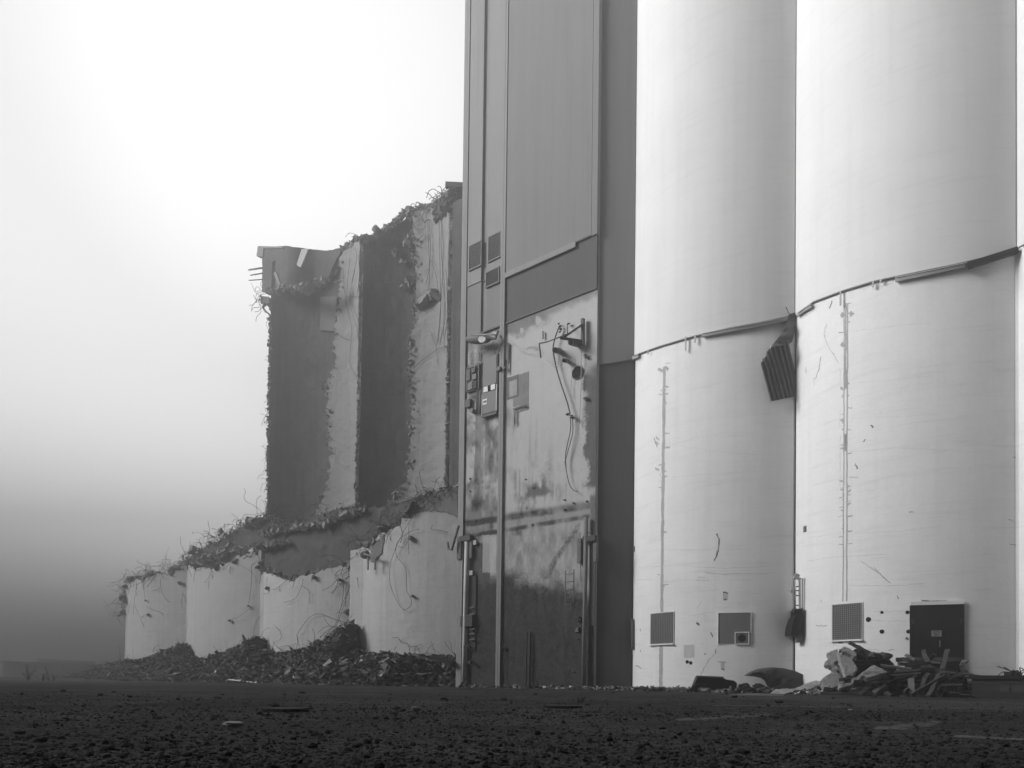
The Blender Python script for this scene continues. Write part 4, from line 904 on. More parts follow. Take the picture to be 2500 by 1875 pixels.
mb = MB(); mb.tube([tp((1231, 1590), .05), tp((1228, 1672), .05)], .02, 6); mb.rock(tp((1228, 1582), .08), .1, g); mb.build('conduit', M['dark_metal'], TW)
sg_ = plate('small_sign', M['dark_metal'], (1403, 1531), (1414, 1542), .03); mb = MB()
for a, b in (((1405, 1540), (1412, 1533)), ((1407, 1534), (1407.5, 1539)), ((1405, 1541), (1412, 1541))): mb.beam(tp(a, .04), tp(b, .04), .025, .012, NX)
mb.build('sign_mark', M['seam'], sg_)
sg_ = plate('switch_box', M['black'], (1408, 1509), (1420, 1515), .08)
mb = MB(); mb.tube([tp(q, .25) for q in [(1120, 1283), (1112, 1310), (1103, 1343), (1095, 1340), (1093, 1324)]], .055, 8); mb.build('bent_arm', M['mid_metal'], TW)
mb = MB(); mb.beam(tp((1418, 1420), .03), tp((1416, 1300), .03), .03, .02, NX); mb.build('guide_rail', M['mid_metal'], TW)
for q in ((1400, 1228), (1378, 1220), (1379, 1244), (1303, 1191), (1148, 1169), (1148, 1199), (1164, 1179), (1300, 1281), (1410, 1560), (1412, 1505), (1440, 1630), (1400, 1640), (1230, 1270), (1161, 1271), (1284, 1170), (1433, 1224), (1434, 1300), (1427, 1300)):
    mb = MB(); mb.rock(tp(q, -.04), .06, g); mb.build('anchor_stub', M['mid_metal'], TW)


class Off:
    def __init__(self, s, o): self.s_, self.o = s, o
    def hit(self, x, y, off=0): return self.s_.hit(x, y, self.o + off)
    def nrm(self, P): return self.s_.nrm(P)
# ------------------------------------------------------------------ ruined bins: front shells
DR = 25.2; RP = Plane(DR); SAG = .75
cont = [RP.sz(x, 1600)[0] for x in (308, 455, 637, 865, 1116)]
def arc_surf(s0, s1, D, sag, far=False):
    h = (s1 - s0) / 2; R = (h * h + sag * sag) / (2 * sag); s = (s0 + s1) / 2
    return Cyl(s, D + sag - R, R, True) if far else Cyl(s, D - sag + R, R)
FS = [arc_surf(cont[k], cont[k + 1], DR, SAG) for k in range(4)]
A8 = CR(250, 1380, .2034); A9 = CR(640, 1180, .3014); A10 = CR(580, 420, .4219)
flabel = ['farthest broken bin stump with a tangle of rebar over its end', 'smooth broken bin stump second from the foggy left end', 'low bright broken bin stump with dark hollow behind its rim', 'tallest broken bin stump beside the tower with pilaster and wire loop']
tops = [[(309, 1424), (330, 1416), (380, 1402), (420, 1397), (456, 1376)],
        [(456, 1378), (480, 1384), (520, 1388), (560, 1371), (600, 1353), (625, 1345), (638, 1341)],
        [(638, 1396), (655, 1398), (670, 1401), (685, 1412), (705, 1418), (718, 1412), (742, 1406), (773, 1397), (803, 1388), (851, 1381), (867, 1375)],
        [(866, 1346), (881, 1334), (905, 1328), (917, 1319), (929, 1300), (956, 1293), (978, 1282), (981, 1266), (1002, 1243), (1020, 1226), (1045, 1208), (1062, 1198), (1090, 1191), (1119, 1184)]]
xs = [308, 455, 637, 865, 1116]; BIN = []
for k in range(4):
    r = root('broken_bin', FP((cont[k] + cont[k + 1]) / 2, DR - SAG, 0), flabel[k], 'ruined silo', 'broken bin stumps in the ruined row'); BIN.append(r)
    x0, x1 = xs[k], xs[k + 1]; T = tops[k]
    mb = MB(); shell(mb, FS[k], [(x0, 1668), T[0]], [(x1, 1674), T[-1]], [(x0, 1668), (x1, 1674)], T, .35, 110, 70, (.6, .6, 0, 6), 60 + 7 * k, relief=.03, thn=.4)
    fw = mb.build('front_wall', M['ruin_out'], r)
    # fractured lumps along the broken rim
    mb = MB(); gg = np.random.default_rng(70 + k); c = resamp(T, 240)
    for j in range(900):
        i_ = gg.integers(0, len(c)); q = c[i_]; cl = float(sstep(.42, .62, fbm(i_ * .05, k * 9.1, 7, 3)))
        if gg.random() > .12 + cl: continue
        P = FS[k].hit(q[0], q[1] + 2 - abs(gg.normal(0, 1 + 4.5 * cl))) + FS[k].nrm(FS[k].hit(*q)) * gg.uniform(.04, .36)
        mb.shard(P, gg.uniform(.03, .11 + .12 * cl, 3), gg)
    for j in range(9):
        q = c[gg.integers(0, len(c))]; mb.shard(FS[k].hit(q[0], q[1] - 1) + NX * gg.uniform(0, .3), gg.uniform(.2, .6, 3), gg)
    stuff(mb.build('broken_rim', M['torn'], r))
mb = MB(); shell(mb, Off(FS[3], .012), [(985, 1268), (1001, 1246)], [(1116, 1262), (1118, 1190)], [(985, 1268), (1010, 1251), (1050, 1247), (1085, 1250), (1116, 1262)], [(1001, 1246), (1020, 1229), (1045, 1211), (1062, 1201), (1090, 1194), (1118, 1190)], .02, 50, 24, (1, 0, 4, 1), 301); mb.build('stained_band', M['ruin_strip'], BIN[3])
mb = MB(); shell(mb, Off(FS[3], .05), [(906, 1372), (908, 1334)], [(931, 1352), (938, 1306)], [(906, 1372), (918, 1366), (931, 1352)], [(908, 1334), (918, 1326), (938, 1306)], .06, 24, 24, (3, 4, 4, 2), 311, relief=.05); mb.build('torn_patch', M['torn'], BIN[3])
# side wall of the end bin (its thickness seen at the left end)
mb = MB(); mb.fbox(cont[0] - .02, cont[0] + .35, DR + .02, DR + 5, -.2, FS[0].hit(311, 1426)[2] - .3); mb.build('end_wall', M['ruin_mid'], BIN[0])
mb = MB(); a = RP.sz(902, 1600)[0]; zt = FS[3].hit(884, 1340)[2]; mb.fbox(cont[3], a, DR - .38, DR + .05, 0, zt); mb.build('pilaster', M['ruin_out'], BIN[3])
mb = MB(); mb.fbox(a + .003, a + .09, DR - .27, DR - .1, 0, zt - .25); mb.build('pilaster_groove', M['ruin_in'], BIN[3])
mb = MB(); a = RP.sz(659, 1600)[0]; mb.fbox(cont[2], a, DR - .13, DR + .05, 0, FS[2].hit(648, 1402)[2]); mb.build('pilaster', M['ruin_out'], BIN[2])
mb = MB(); a = RP.sz(469, 1600)[0]; mb.fbox(cont[1], a, DR - .09, DR + .05, 0, FS[1].hit(462, 1390)[2]); mb.build('pilaster', M['ruin_out'], BIN[1])
mb = MB(); a = RP.sz(321, 1600)[0]; mb.fbox(cont[0] - .03, a, DR - .1, DR + .05, 0, FS[0].hit(315, 1426)[2]); mb.build('pilaster', M['ruin_out'], BIN[0])
# angle irons hanging at the pilaster top, scars
mb = MB()
for x in (898.5, 915.5): mb.beam(FS[3].hit(x, 1360, .35), FS[3].hit(x - .5, 1391, .35), .09, .05, NX)
mb.beam(FS[3].hit(890, 1352, .4), FS[3].hit(922, 1362, .4), .12, .1); mb.build('angle_iron', M['mid_metal'], BIN[3])
# bars
def bars(parent, surf, lines, off=.14, r=.011):
    for L in lines:
        mb = MB(); strand(mb, surf, L, off, r, 5, .05); mb.build('rebar', M['rebar'], parent)
def chunks(parent, surf, pts, off=.2):
    for x, y, s in pts:
        mb = MB(); mb.rock(surf.hit(x, y, off * .6), s * .78, np.random.default_rng(int(x * 7 + y)), 1.0, sub=1); mb.build('hanging_chunk', M['torn'], parent)
bars(BIN[3], FS[3], [A9(q) for q in ([(1270, 370), (1180, 400), (1100, 470), (1080, 530), (1040, 650), (1035, 800), (1080, 930), (1140, 1020), (1205, 990), (1205, 930), (1170, 860), (1165, 700), (1120, 630), (1090, 590), (1085, 520), (1140, 400), (1200, 300), (1240, 200)],
     [(1190, 330), (1185, 480), (1190, 575)], [(1055, 1250), (1100, 1250), (1130, 1290), (1185, 1305), (1195, 1390)], [(1200, 1320), (1250, 1318)], [(1380, 340), (1370, 375), (1440, 380), (1500, 398)], [(1060, 370), (1020, 420), (1003, 490)], [(1100, 510), (1150, 515), (1180, 470)], [(1250, 1390), (1330, 1380), (1390, 1410)], [(880, 420), (980, 330), (1100, 260), (1230, 170)], [(850, 400), (930, 320), (1090, 240)])])
chunks(BIN[3], FS[3], [(1002, 1313, .28), (1006, 1455, .13), (893, 1354, .3), (935, 1290, .3)])
bars(BIN[2], FS[2], [A9(q) for q in ([(285, 1220), (370, 1100), (460, 1055), (560, 1090), (680, 1130)], [(280, 1222), (300, 1310), (318, 1380)], [(745, 690), (690, 880), (640, 1000), (600, 1130), (540, 1200), (470, 1300)], [(740, 700), (700, 870), (660, 990), (590, 1170), (450, 1310), (360, 1390)],
     [(490, 870), (560, 830), (620, 760)], [(570, 905), (612, 800), (600, 740)], [(175, 965), (270, 930), (325, 820), (330, 770)], [(325, 830), (385, 880), (380, 980)], [(80, 860), (120, 850), (190, 790)], [(105, 1160), (145, 1200), (150, 1260), (100, 1300), (210, 1400)],
     [(450, 1210), (520, 1160), (620, 1160), (680, 1150)], [(470, 1250), (560, 1170), (650, 1160)], [(680, 830), (675, 1000)], [(700, 830), (712, 1010)], [(640, 720), (660, 830), (640, 1000), (600, 1060)], [(500, 1240), (600, 1180), (740, 1080)], [(720, 740), (650, 800), (560, 890)], [(40, 760), (38, 830)], [(10, 895), (50, 885), (40, 850)], [(620, 1050), (690, 1045), (745, 1030)], [(130, 1330), (220, 1315), (215, 1390)])])
chunks(BIN[2], FS[2], [(651, 1436, .16), (765, 1409, .22), (829, 1415, .2), (846, 1494, .2), (853, 1515, .16), (862, 1450, .13)])
bars(BIN[1], FS[1], [A8(q) for q in ([(1790, 0), (1790, 200), (1770, 350), (1755, 460)], [(1740, 540), (1650, 610), (1550, 650)], [(1660, 0), (1800, 90), (1840, 140), (1840, 210)], [(1310, 60), (1280, 140), (1215, 210)], [(1110, 0), (1130, 50), (1190, 60)], [(1890, 610), (1830, 720), (1810, 880)], [(1880, 20), (1900, 140), (1880, 220)], [(1740, 525), (1820, 540)], [(1680, 930), (1690, 990), (1640, 1050)], [(1280, 1080), (1282, 1140)], [(1475, 1010), (1480, 1070)])])
chunks(BIN[1], FS[1], [(606, 1479, .14), (560, 1515, .12), (604, 1563, .12), (636, 1375, .3), (628, 1385, .2)])
bars(BIN[0], FS[0], [A8(q) for q in ([(700, 170), (700, 270), (740, 380), (800, 440)], [(440, 310), (390, 370), (385, 470), (430, 580), (500, 740)], [(500, 200), (500, 330), (520, 420)], [(530, 490), (600, 530), (700, 570), (730, 600)], [(590, 310), (640, 300), (690, 270)], [(470, 630), (520, 590), (560, 600)], [(970, 330), (950, 420), (960, 520)], [(970, 340), (1010, 450)], [(320, 450), (320, 580)], [(370, 470), (375, 590)], [(610, 1040), (640, 970), (700, 955)], [(360, 1010), (370, 1100), (400, 1140)], [(205, 970), (212, 1160)], [(300, 1080), (302, 1160)])])
chunks(BIN[0], FS[0], [(355, 1466, .13), (439, 1423, .2), (361, 1501, .15)])
EP = Plane(DR - .1)
bars(BIN[0], EP, [A8(q) for q in ([(10, 400), (60, 480), (150, 560), (190, 600)], [(20, 490), (80, 550), (180, 580)], [(270, 70), (300, 40), (330, 130)], [(60, 270), (110, 220), (220, 190)], [(100, 290), (160, 310), (240, 330)], [(130, 430), (190, 400), (250, 440)], [(70, 205), (180, 200), (230, 170), (300, 60)], [(190, 640), (230, 720), (280, 715)], [(120, 430), (150, 460), (260, 470)])])
chunks(BIN[0], EP, [(299, 1495, .25), (290, 1502, .22), (303, 1468, .3), (300, 1457, .36), (305, 1431, .26), (318, 1414, .36), (296, 1462, .24)])
def tangle(parent, surf, line, n, Lm, seed, up=1.0, name='rebar_tangle', side=0.0, r=.011, spread=4):
    mb = MB(); gg = np.random.default_rng(seed); c = resamp(line, 300)
    for k in range(int(n * .95)):
        q = c[gg.integers(0, 300)]; P = surf.hit(q[0], q[1] + gg.normal(0, spread)) + NX * gg.uniform(-.15, .35)
        d = UX * gg.normal(side, 1.1) + UP * gg.normal(up * .7, .7) - NX * gg.uniform(-.2, .7)
        wild(mb, P, d, Lm * gg.choice([.4, .7, 1.0, 1.5], p=[.42, .36, .17, .05]) * gg.uniform(.8, 1.2), r, gg, 10, gg.uniform(.8, 3.5), gg.choice([.45, .8, 1.15]))
    o = mb.build(name, M['rebar'], parent); stuff(o); return o
tangle(BIN[0], FS[0], tops[0], 150, 1.6, 1, .9, side=-.2); tangle(BIN[0], EP, [(305, 1425), (303, 1460), (301, 1500)], 110, 1.2, 2, .1, side=-1.2, spread=8)
tangle(BIN[1], FS[1], tops[1], 60, 1.4, 3, .2); tangle(BIN[2], FS[2], tops[2], 30, .9, 4, -.8); tangle(BIN[2], FS[2], [(835, 1385), (868, 1378)], 24, 2.2, 5, -1.2)
tangle(BIN[3], FS[3], [(866, 1346), (905, 1325), (930, 1298), (980, 1266)], 110, 1.4, 6, .5); tangle(BIN[3], FS[3], [(1002, 1243), (1045, 1208), (1110, 1186)], 110, 1.3, 7, .4)
mb = MB(); mb.prism([FS[3].hit(x, y, .3) for x, y in A9([(1120, 215), (1160, 205), (1190, 170), (1210, 145), (1205, 180), (1170, 230), (1135, 240)])], NX * .25); mb.build('torn_plate', M['dark_metal'], BIN[3])

# ------------------------------------------------------------------ partition between the stumps and the tall remnants
MP = Plane(DR + 4.2)
PW = root('partition_wall', MP.hit(760, 1640), 'dark broken inner wall with rubble ledge behind the low stumps', 'wall')
tm = [(445, 1378), (480, 1347), (520, 1328), (560, 1302), (620, 1276), (650, 1266), (675, 1262), (700, 1286), (735, 1280), (760, 1262), (800, 1252), (830, 1243), (870, 1236), (905, 1240), (960, 1236), (1010, 1215), (1120, 1190)]
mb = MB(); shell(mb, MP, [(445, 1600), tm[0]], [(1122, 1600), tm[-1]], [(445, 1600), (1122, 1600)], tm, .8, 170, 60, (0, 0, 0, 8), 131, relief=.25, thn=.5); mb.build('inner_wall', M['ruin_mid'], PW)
mb = MB(); gg = np.random.default_rng(9); c = resamp(tm[:-3], 300)
for j in range(1300):
    i_ = gg.integers(0, 300); q = c[i_]
    if gg.random() > .12 + float(sstep(.42, .6, fbm(i_ * .06, 3.3, 18, 3))): continue
    P = MP.hit(q[0], q[1] + gg.normal(2, 5)) + NX * gg.uniform(-.5, .6)
    mb.shard(P, gg.uniform(.04, .2, 3) if gg.random() < .95 else gg.uniform(.25, .55, 3), gg)
stuff(mb.build('broken_rim', M['torn'], PW))
# ledge of pale broken concrete across the partition
for ln, w, th in (([(640, 1300), (690, 1292), (735, 1288), (790, 1277), (820, 1262), (880, 1245)], .35, .3), ([(486, 1368), (560, 1345), (640, 1335), (700, 1322)], .4, .35)):
    mb = MB(); c = resamp(ln, 26)
    for q in c:
        for _ in range(20): mb.shard(MP.hit(q[0] + gg.normal(0, 5), q[1] + gg.normal(0, 4), .3), gg.uniform(.04, .2, 3) if gg.random() < .95 else gg.uniform(.2, .5, 3), gg)
    stuff(mb.build('ledge', M['ruin_strip'], PW))
tangle(PW, MP, tm[:9], 240, 1.9, 14, .9, side=-.3, r=.014); tangle(PW, MP, tm[9:], 40, 1.0, 15, .6)
mb = MB(); mb.prism([MP.hit(x, y, .5) for x, y in ((606, 1346), (614, 1338), (622, 1345))], NX * .05); mb.build('pale_shard', M['white'], PW)

# ------------------------------------------------------------------ tall remnants of the back walls
DB = 33.6; BP = Plane(DB)
cb = [BP.sz(655, 1100)[0], BP.sz(879, 1100)[0], BP.sz(1098, 1100)[0]]
REM = []; rl = ['tall dark ruined bin back with overhanging roof slab at its top', 'taller ruined bin back wall rising up to the grey tower']
BSURF = [arc_surf(cb[0], cb[1], DB, 2.4, True), arc_surf(cb[1], cb[2], DB, 2.2, True)]
for k in range(2): REM.append(root('bin_remnant', FP((cb[k] + cb[k + 1]) / 2, DB + 2, 0), rl[k], 'ruined silo', 'tall bin remnants'))
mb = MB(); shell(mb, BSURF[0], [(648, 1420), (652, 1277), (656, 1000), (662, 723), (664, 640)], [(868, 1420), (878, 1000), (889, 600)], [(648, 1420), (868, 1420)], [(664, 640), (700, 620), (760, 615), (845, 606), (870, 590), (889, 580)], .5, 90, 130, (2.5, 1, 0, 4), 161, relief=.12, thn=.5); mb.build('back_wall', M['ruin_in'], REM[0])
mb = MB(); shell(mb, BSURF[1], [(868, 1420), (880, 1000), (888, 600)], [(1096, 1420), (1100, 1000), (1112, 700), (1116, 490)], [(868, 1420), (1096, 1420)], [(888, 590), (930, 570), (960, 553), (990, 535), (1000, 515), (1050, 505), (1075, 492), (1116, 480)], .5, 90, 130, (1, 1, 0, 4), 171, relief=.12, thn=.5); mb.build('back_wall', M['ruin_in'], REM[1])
# pale lining with its ragged left edge, proud of the stained back wall; both tones also hold sun and shade
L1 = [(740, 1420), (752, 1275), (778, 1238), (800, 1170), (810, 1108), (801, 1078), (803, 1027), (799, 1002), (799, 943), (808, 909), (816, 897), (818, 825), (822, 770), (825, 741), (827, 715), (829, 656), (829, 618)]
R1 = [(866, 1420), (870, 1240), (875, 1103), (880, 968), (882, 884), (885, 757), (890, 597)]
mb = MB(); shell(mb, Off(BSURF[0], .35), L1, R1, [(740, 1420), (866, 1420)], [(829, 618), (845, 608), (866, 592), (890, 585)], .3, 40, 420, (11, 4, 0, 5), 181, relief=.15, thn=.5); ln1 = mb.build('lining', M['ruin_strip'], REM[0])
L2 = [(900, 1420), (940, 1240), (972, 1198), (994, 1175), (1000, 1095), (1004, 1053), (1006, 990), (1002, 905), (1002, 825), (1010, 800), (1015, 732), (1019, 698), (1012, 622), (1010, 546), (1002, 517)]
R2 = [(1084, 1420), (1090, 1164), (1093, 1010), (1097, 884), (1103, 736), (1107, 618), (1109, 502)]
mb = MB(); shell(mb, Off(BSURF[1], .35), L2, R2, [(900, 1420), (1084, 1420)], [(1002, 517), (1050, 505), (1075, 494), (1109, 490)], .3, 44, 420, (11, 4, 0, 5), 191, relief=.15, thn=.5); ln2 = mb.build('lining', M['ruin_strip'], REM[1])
mb = MB(); shell(mb, Off(BSURF[0], .2), [(782, 806), (781, 724)], [(818, 808), (822, 724)], [(782, 806), (818, 808)], [(781, 724), (822, 724)], .18, 14, 30, (1, 2, 2, 2), 201, relief=.05); mb.build('lining', surf_mat('second lining', .16, .2, 1, .1, 8, bstr=.6), REM[0])
# rough broken ends (cusps) and crumbs along every torn edge
def crumbs(parent, surf, line, n, smax, seed, off=.3, jit=3.0, mat='torn', name='torn_edge'):
    mb = MB(); gg = np.random.default_rng(seed); c = resamp(line, 400)
    for j in range(int(n * 2.2)):
        i_ = gg.integers(0, 400); q = c[i_]
        if gg.random() > .25 + float(sstep(.32, .56, fbm(i_ * .07, seed * 3.3, 8, 3))): continue
        P = surf.hit(q[0] + gg.normal(0, jit), q[1] + gg.normal(0, 3), off + gg.uniform(-.25, .15))
        sz = gg.uniform(.04, smax * .7, 3) if gg.random() < .9 else gg.uniform(.08, smax * 1.2, 3)
        mb.shard(P, sz * np.array([1, 1, gg.uniform(.5, 1.6)]), gg)
    return stuff(mb.build(name, M[mat], parent))
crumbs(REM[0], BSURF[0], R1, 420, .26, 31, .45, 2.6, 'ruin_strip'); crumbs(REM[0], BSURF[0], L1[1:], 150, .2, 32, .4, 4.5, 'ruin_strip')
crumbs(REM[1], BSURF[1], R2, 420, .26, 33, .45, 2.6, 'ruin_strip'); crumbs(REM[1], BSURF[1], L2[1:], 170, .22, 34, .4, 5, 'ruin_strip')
crumbs(REM[0], BSURF[0], [(652, 1277), (656, 1000), (661, 730)], 240, .25, 35, .1, 1.8); crumbs(REM[1], BSURF[1], [(888, 590), (930, 570), (1000, 515), (1050, 505), (1116, 484)], 240, .4, 36, .2, 4); crumbs(REM[0], BSURF[0], [(835, 612), (866, 590), (890, 580)], 100, .4, 37, .2, 4)
for x, y, s in ((995, 590, .55), (962, 612, .5), (1002, 690, .55), (985, 640, .4), (1004, 885, .4), (985, 700, .25)):
    mb = MB(); gk = np.random.default_rng(int(x)); [mb.shard(BSURF[1].hit(x + gk.normal(0, 4), y + gk.normal(0, 4), .25), gk.uniform(.3, 1, 3) * s, gk) for _ in range(7)]; mb.build('clinging_chunk', M['ruin_strip'], REM[1])
mb = MB()
for q in A10([(1060, 765), (1080, 750), (1100, 740), (1120, 722), (1135, 712), (1145, 720), (1110, 730)]): mb.shard(BSURF[1].hit(*q, .6), np.array([.9, .6, .35]) * gg.uniform(.6, 1.1, 3), gg)
mb.build('ledge_block', M['ruin_strip'], REM[1])
# roof slab box at the top left
SP = Plane(DB + .2)
class SlabSurf:
    def hit(self, x, y, off=0):
        t = float(sstep(668, 775, x)); return SP.hit(x, y, off) * (1 - t) + BSURF[0].hit(x, y, .45 + off) * t
    def nrm(self, P): return NX
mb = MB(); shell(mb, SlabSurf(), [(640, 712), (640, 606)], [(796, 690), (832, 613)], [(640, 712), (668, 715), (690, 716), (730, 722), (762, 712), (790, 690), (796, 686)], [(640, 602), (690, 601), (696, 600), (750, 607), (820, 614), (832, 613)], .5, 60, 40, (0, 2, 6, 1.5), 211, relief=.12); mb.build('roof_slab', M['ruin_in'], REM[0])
mb = MB(); mb.prism([SP.hit(x, y, .1) for x, y in ((629.5, 600.5), (690, 602), (690, 606), (643, 606), (641, 627), (626, 625))], NX * .9); mb.build('roof_edge', M['ruin_strip'], REM[0])
mb = MB(); mb.prism([SP.hit(x, y, .1) for x, y in ((736, 608), (752, 608), (734, 653), (724, 647))], NX * .1); mb.build('hanging_board', M['ruin_out'], REM[0])
mb = MB(); mb.prism([SP.hit(x, y, .1) for x, y in ((667, 665), (674, 663), (686, 697), (698, 700), (680, 704))], NX * .1); mb.build('hanging_board', M['ruin_strip'], REM[0])
for (a, b), w in ((((608, 659), (641, 654)), .16), (((612, 672), (641, 667)), .12), (((608, 684.5), (641, 682)), .1)):
    mb = MB(); mb.tube([SP.hit(*a), SP.hit(*b)], w * .5, 6); mb.build('projecting_bar', M['slab'], REM[0])
crumbs(REM[0], SP, [(665, 712), (700, 700), (730, 705), (760, 698), (790, 680)], 130, .55, 41, .2, 8, 'ruin_strip', 'rubble_fringe')
mb = MB(); mb.prism([SP.hit(x, y) for x, y in ((638, 722), (656, 725), (658, 738), (652, 742), (635, 739))], NX * .5); mb.tube([SP.hit(x, y) for x, y in ((648, 740), (642, 750), (647, 759), (656, 766), (661, 773))], .13, 6, taper=.35); mb.prism([SP.hit(x, y) for x, y in ((650, 776), (661, 772), (663, 778), (652, 781))], NX * .3); mb.build('dangling_chunk', M['slab'], REM[0])
tangle(REM[0], SP, [(637, 712), (640, 735)], 16, 2.0, 51, -.6, side=-.9, r=.02); tangle(REM[0], BSURF[0], [(653, 1260), (656, 1000), (661, 760)], 60, 1.2, 52, -.5, side=-1.0, r=.015, spread=4); tangle(REM[0], BSURF[0], [(845, 606), (872, 588)], 26, 1.3, 53, .6, side=-.6, r=.02)
tangle(REM[1], BSURF[1], [(1000, 516), (1050, 505), (1085, 480), (1100, 466)], 46, 2.0, 54, .7, side=-.9, r=.022)
mb = MB(); mb.tube([BSURF[1].hit(914, 556, .5), BSURF[1].hit(929, 572, .5)], .26, 8); mb.build('broken_post', M['slab'], REM[1])
mb = MB()
for _ in range(150):
    t_ = gg.uniform(0, 1); P = BSURF[1].hit(1062 + 66 * t_ + gg.normal(0, 4), 497 - 42 * t_ + gg.uniform(-3, 40) , .4); mb.shard(P, gg.uniform(.1, .45, 3), gg)
stuff(mb.build('roof_debris', M['slab'], REM[1]))
for a, b, w in (((1088, 452), (1132, 454), .3), ((1105, 461), (1128, 484), .25), ((1128, 484), (1103, 501), .2), ((1106, 478), (1103, 500), .15)):
    mb = MB(); mb.beam(BSURF[1].hit(*a, 1.2), BSURF[1].hit(*b, 1.2), w, w); mb.build('roof_beam', M['ruin_strip'], REM[1])
bars(REM[1], Off(BSURF[1], .4), [A10(q) for q in ([(1180, 200), (1190, 500), (1165, 900), (1150, 1000)], [(1195, 200), (1180, 300), (1180, 480), (1200, 700), (1190, 950)], [(1165, 230), (1170, 500), (1175, 800), (1160, 990)], [(1110, 280), (1115, 500), (1090, 650)], [(1115, 500), (1150, 600), (1160, 720)], [(1020, 300), (1070, 270), (1085, 320), (1040, 335), (1015, 300)], [(1115, 920), (1150, 1020), (1155, 1110)], [(1010, 1140), (1080, 1080), (1150, 1030), (1220, 1000)], [(1205, 560), (1215, 800), (1195, 990), (1210, 1010), (1180, 1030)], [(1185, 640), (1205, 820), (1170, 990)], [(1020, 420), (1080, 360), (1090, 390)], [(1100, 300), (1110, 560), (1105, 700)])], .1, .016)
bars(REM[0], Off(BSURF[0], .4), [A10(q) for q in ([(650, 500), (630, 750), (660, 900), (650, 1100), (690, 1190)], [(680, 560), (650, 740), (690, 900), (690, 960)], [(640, 720), (700, 860)], [(580, 940), (620, 965), (650, 970)], [(655, 720), (700, 720), (715, 690)], [(660, 640), (690, 500), (680, 440)], [(610, 560), (620, 700), (640, 820)], [(700, 480), (705, 600), (690, 720)])], .1, .016)
# dark return wall in the slot beside the tower
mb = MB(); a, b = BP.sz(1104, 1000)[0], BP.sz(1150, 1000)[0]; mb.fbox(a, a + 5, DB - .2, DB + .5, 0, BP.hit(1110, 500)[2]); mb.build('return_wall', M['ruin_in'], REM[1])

# ------------------------------------------------------------------ rubble heap along the ruin
hx = [(150, 1661), (200, 1655), (250, 1630), (290, 1620), (311, 1615), (362, 1615), (392, 1602), (429, 1584), (451, 1575), (470, 1600), (494, 1612), (520, 1610), (545, 1598), (575, 1594), (616, 1568), (634, 1558), (642, 1588), (677, 1600), (745, 1593), (776, 1578), (821, 1557), (851, 1531), (864, 1527), (872, 1584), (911, 1602), (971, 1600), (1062, 1606), (1118, 1610)]
HXP = np.array(hx, float)
def build_rubble():
    ns, nt = 420, 46; toe_d, wall_d = DR - SAG - 2.6, DR + .1; V = np.zeros((nt, ns, 3)); cols = np.linspace(150, 1118, ns)
    for i, x in enumerate(cols):
        ytop = np.interp(x, HXP[:, 0], HXP[:, 1]); base = FP(0, 0, 0)
        P = Plane(DR - .7).hit(x, ytop); s = P @ UX; h = max(P[2], .02)
        for j in range(nt):
            t = j / (nt - 1); te = toe_d + (wall_d - 1.3 - toe_d) * sstep(1000, 1090, x); d = te + (wall_d - te) * t
            pr = sstep(0, .72, t) * (1 - .15 * sstep(.8, 1, t))
            z = h * pr + (.22 * (fbm(s * 1.3, d * 1.3, 61) - .47) + .26 * (fbm(s * 3.2, d * 3.2, 62) - .47)) * sstep(0, .15, t) * min(1, h * 2)
            V[j, i] = FP(s + (d - DR + .7) * .0, d, max(z, 0) - .02 * (j == 0) - .0)
    mb = MB(); idx = np.arange(ns * nt).reshape(nt, ns)
    mb.add(V.reshape(-1, 3), [(idx[j, i], idx[j, i + 1], idx[j + 1, i + 1], idx[j + 1, i]) for j in range(nt - 1) for i in range(ns - 1)], False)
    gg = np.random.default_rng(77)
    for k in range(9500):
        i = gg.integers(0, ns); j = int(nt * gg.random() ** .85 * .98); p = V[j, i] + gg.normal(0, .05, 3); p[2] = V[j, i, 2] + gg.uniform(-.02, .06)
        u = gg.random(); mi = 1 if u < .92 else 2
        if gg.random() < .82: mb.shard(p, np.array([gg.uniform(.06, .46), gg.uniform(.04, .16), gg.uniform(.012, .07)]) * (1 if gg.random() < .92 else 1.8), gg, mi)
        else: mb.rock(p, gg.uniform(.03, .14), gg, mi=mi)
    for k in range(320):
        i = gg.integers(0, ns); j = gg.integers(4, nt - 1); wild(mb, V[j, i], UX * gg.normal(0, 1) + UP * gg.uniform(.1, 1) - NX * gg.uniform(0, .8), gg.uniform(.3, 1.2), .009, gg, 6, 1, .5); 
    mb.build('rubble', [M['rubble'], M['frag'], M['frag_pale']])
    o = bpy.data.objects['rubble']; stuff(o); o['label'] = 'long low heap of broken concrete and scrap along the ruined bins'
    return V
RV = build_rubble()
def rub_pt(x, f):                      # a point on the heap surface
    i = int(np.clip((x - 150) / 968 * 419, 0, 419)); return RV[int(f * 45), i]
big = [(585, 1590, .55, .35, 'squared pale concrete block half buried at top of rubble heap'), ]
blk = MB(); p = Plane(DR - 1.0).hit(573, 1589); blk.shard(p, np.array([1.1, .7, .5]), np.random.default_rng(2)); tag(blk.build('concrete_block', M['ruin_out']), big[0][4], 'concrete block')
def scrap(name, mat, a, b, w, h, label, cat, D=None, grp=None):
    Dp = Plane(D if D else DR - SAG - 1.6); mb = MB(); mb.beam(Dp.hit(*a), Dp.hit(*b), w, h); return tag(mb.build(name, M[mat]), label, cat, grp)
scrap('timber_beam', 'wood_dark', (440, 1668), (520, 1667), .3, .16, 'long dark beam lying flat at the foot of the rubble', 'beam', DR - SAG - 2.6)
scrap('pale_strip', 'white', (560, 1659), (632, 1667), .14, .05, 'bright pale strip of wood lying low on the rubble', 'board', DR - SAG - 2.5)
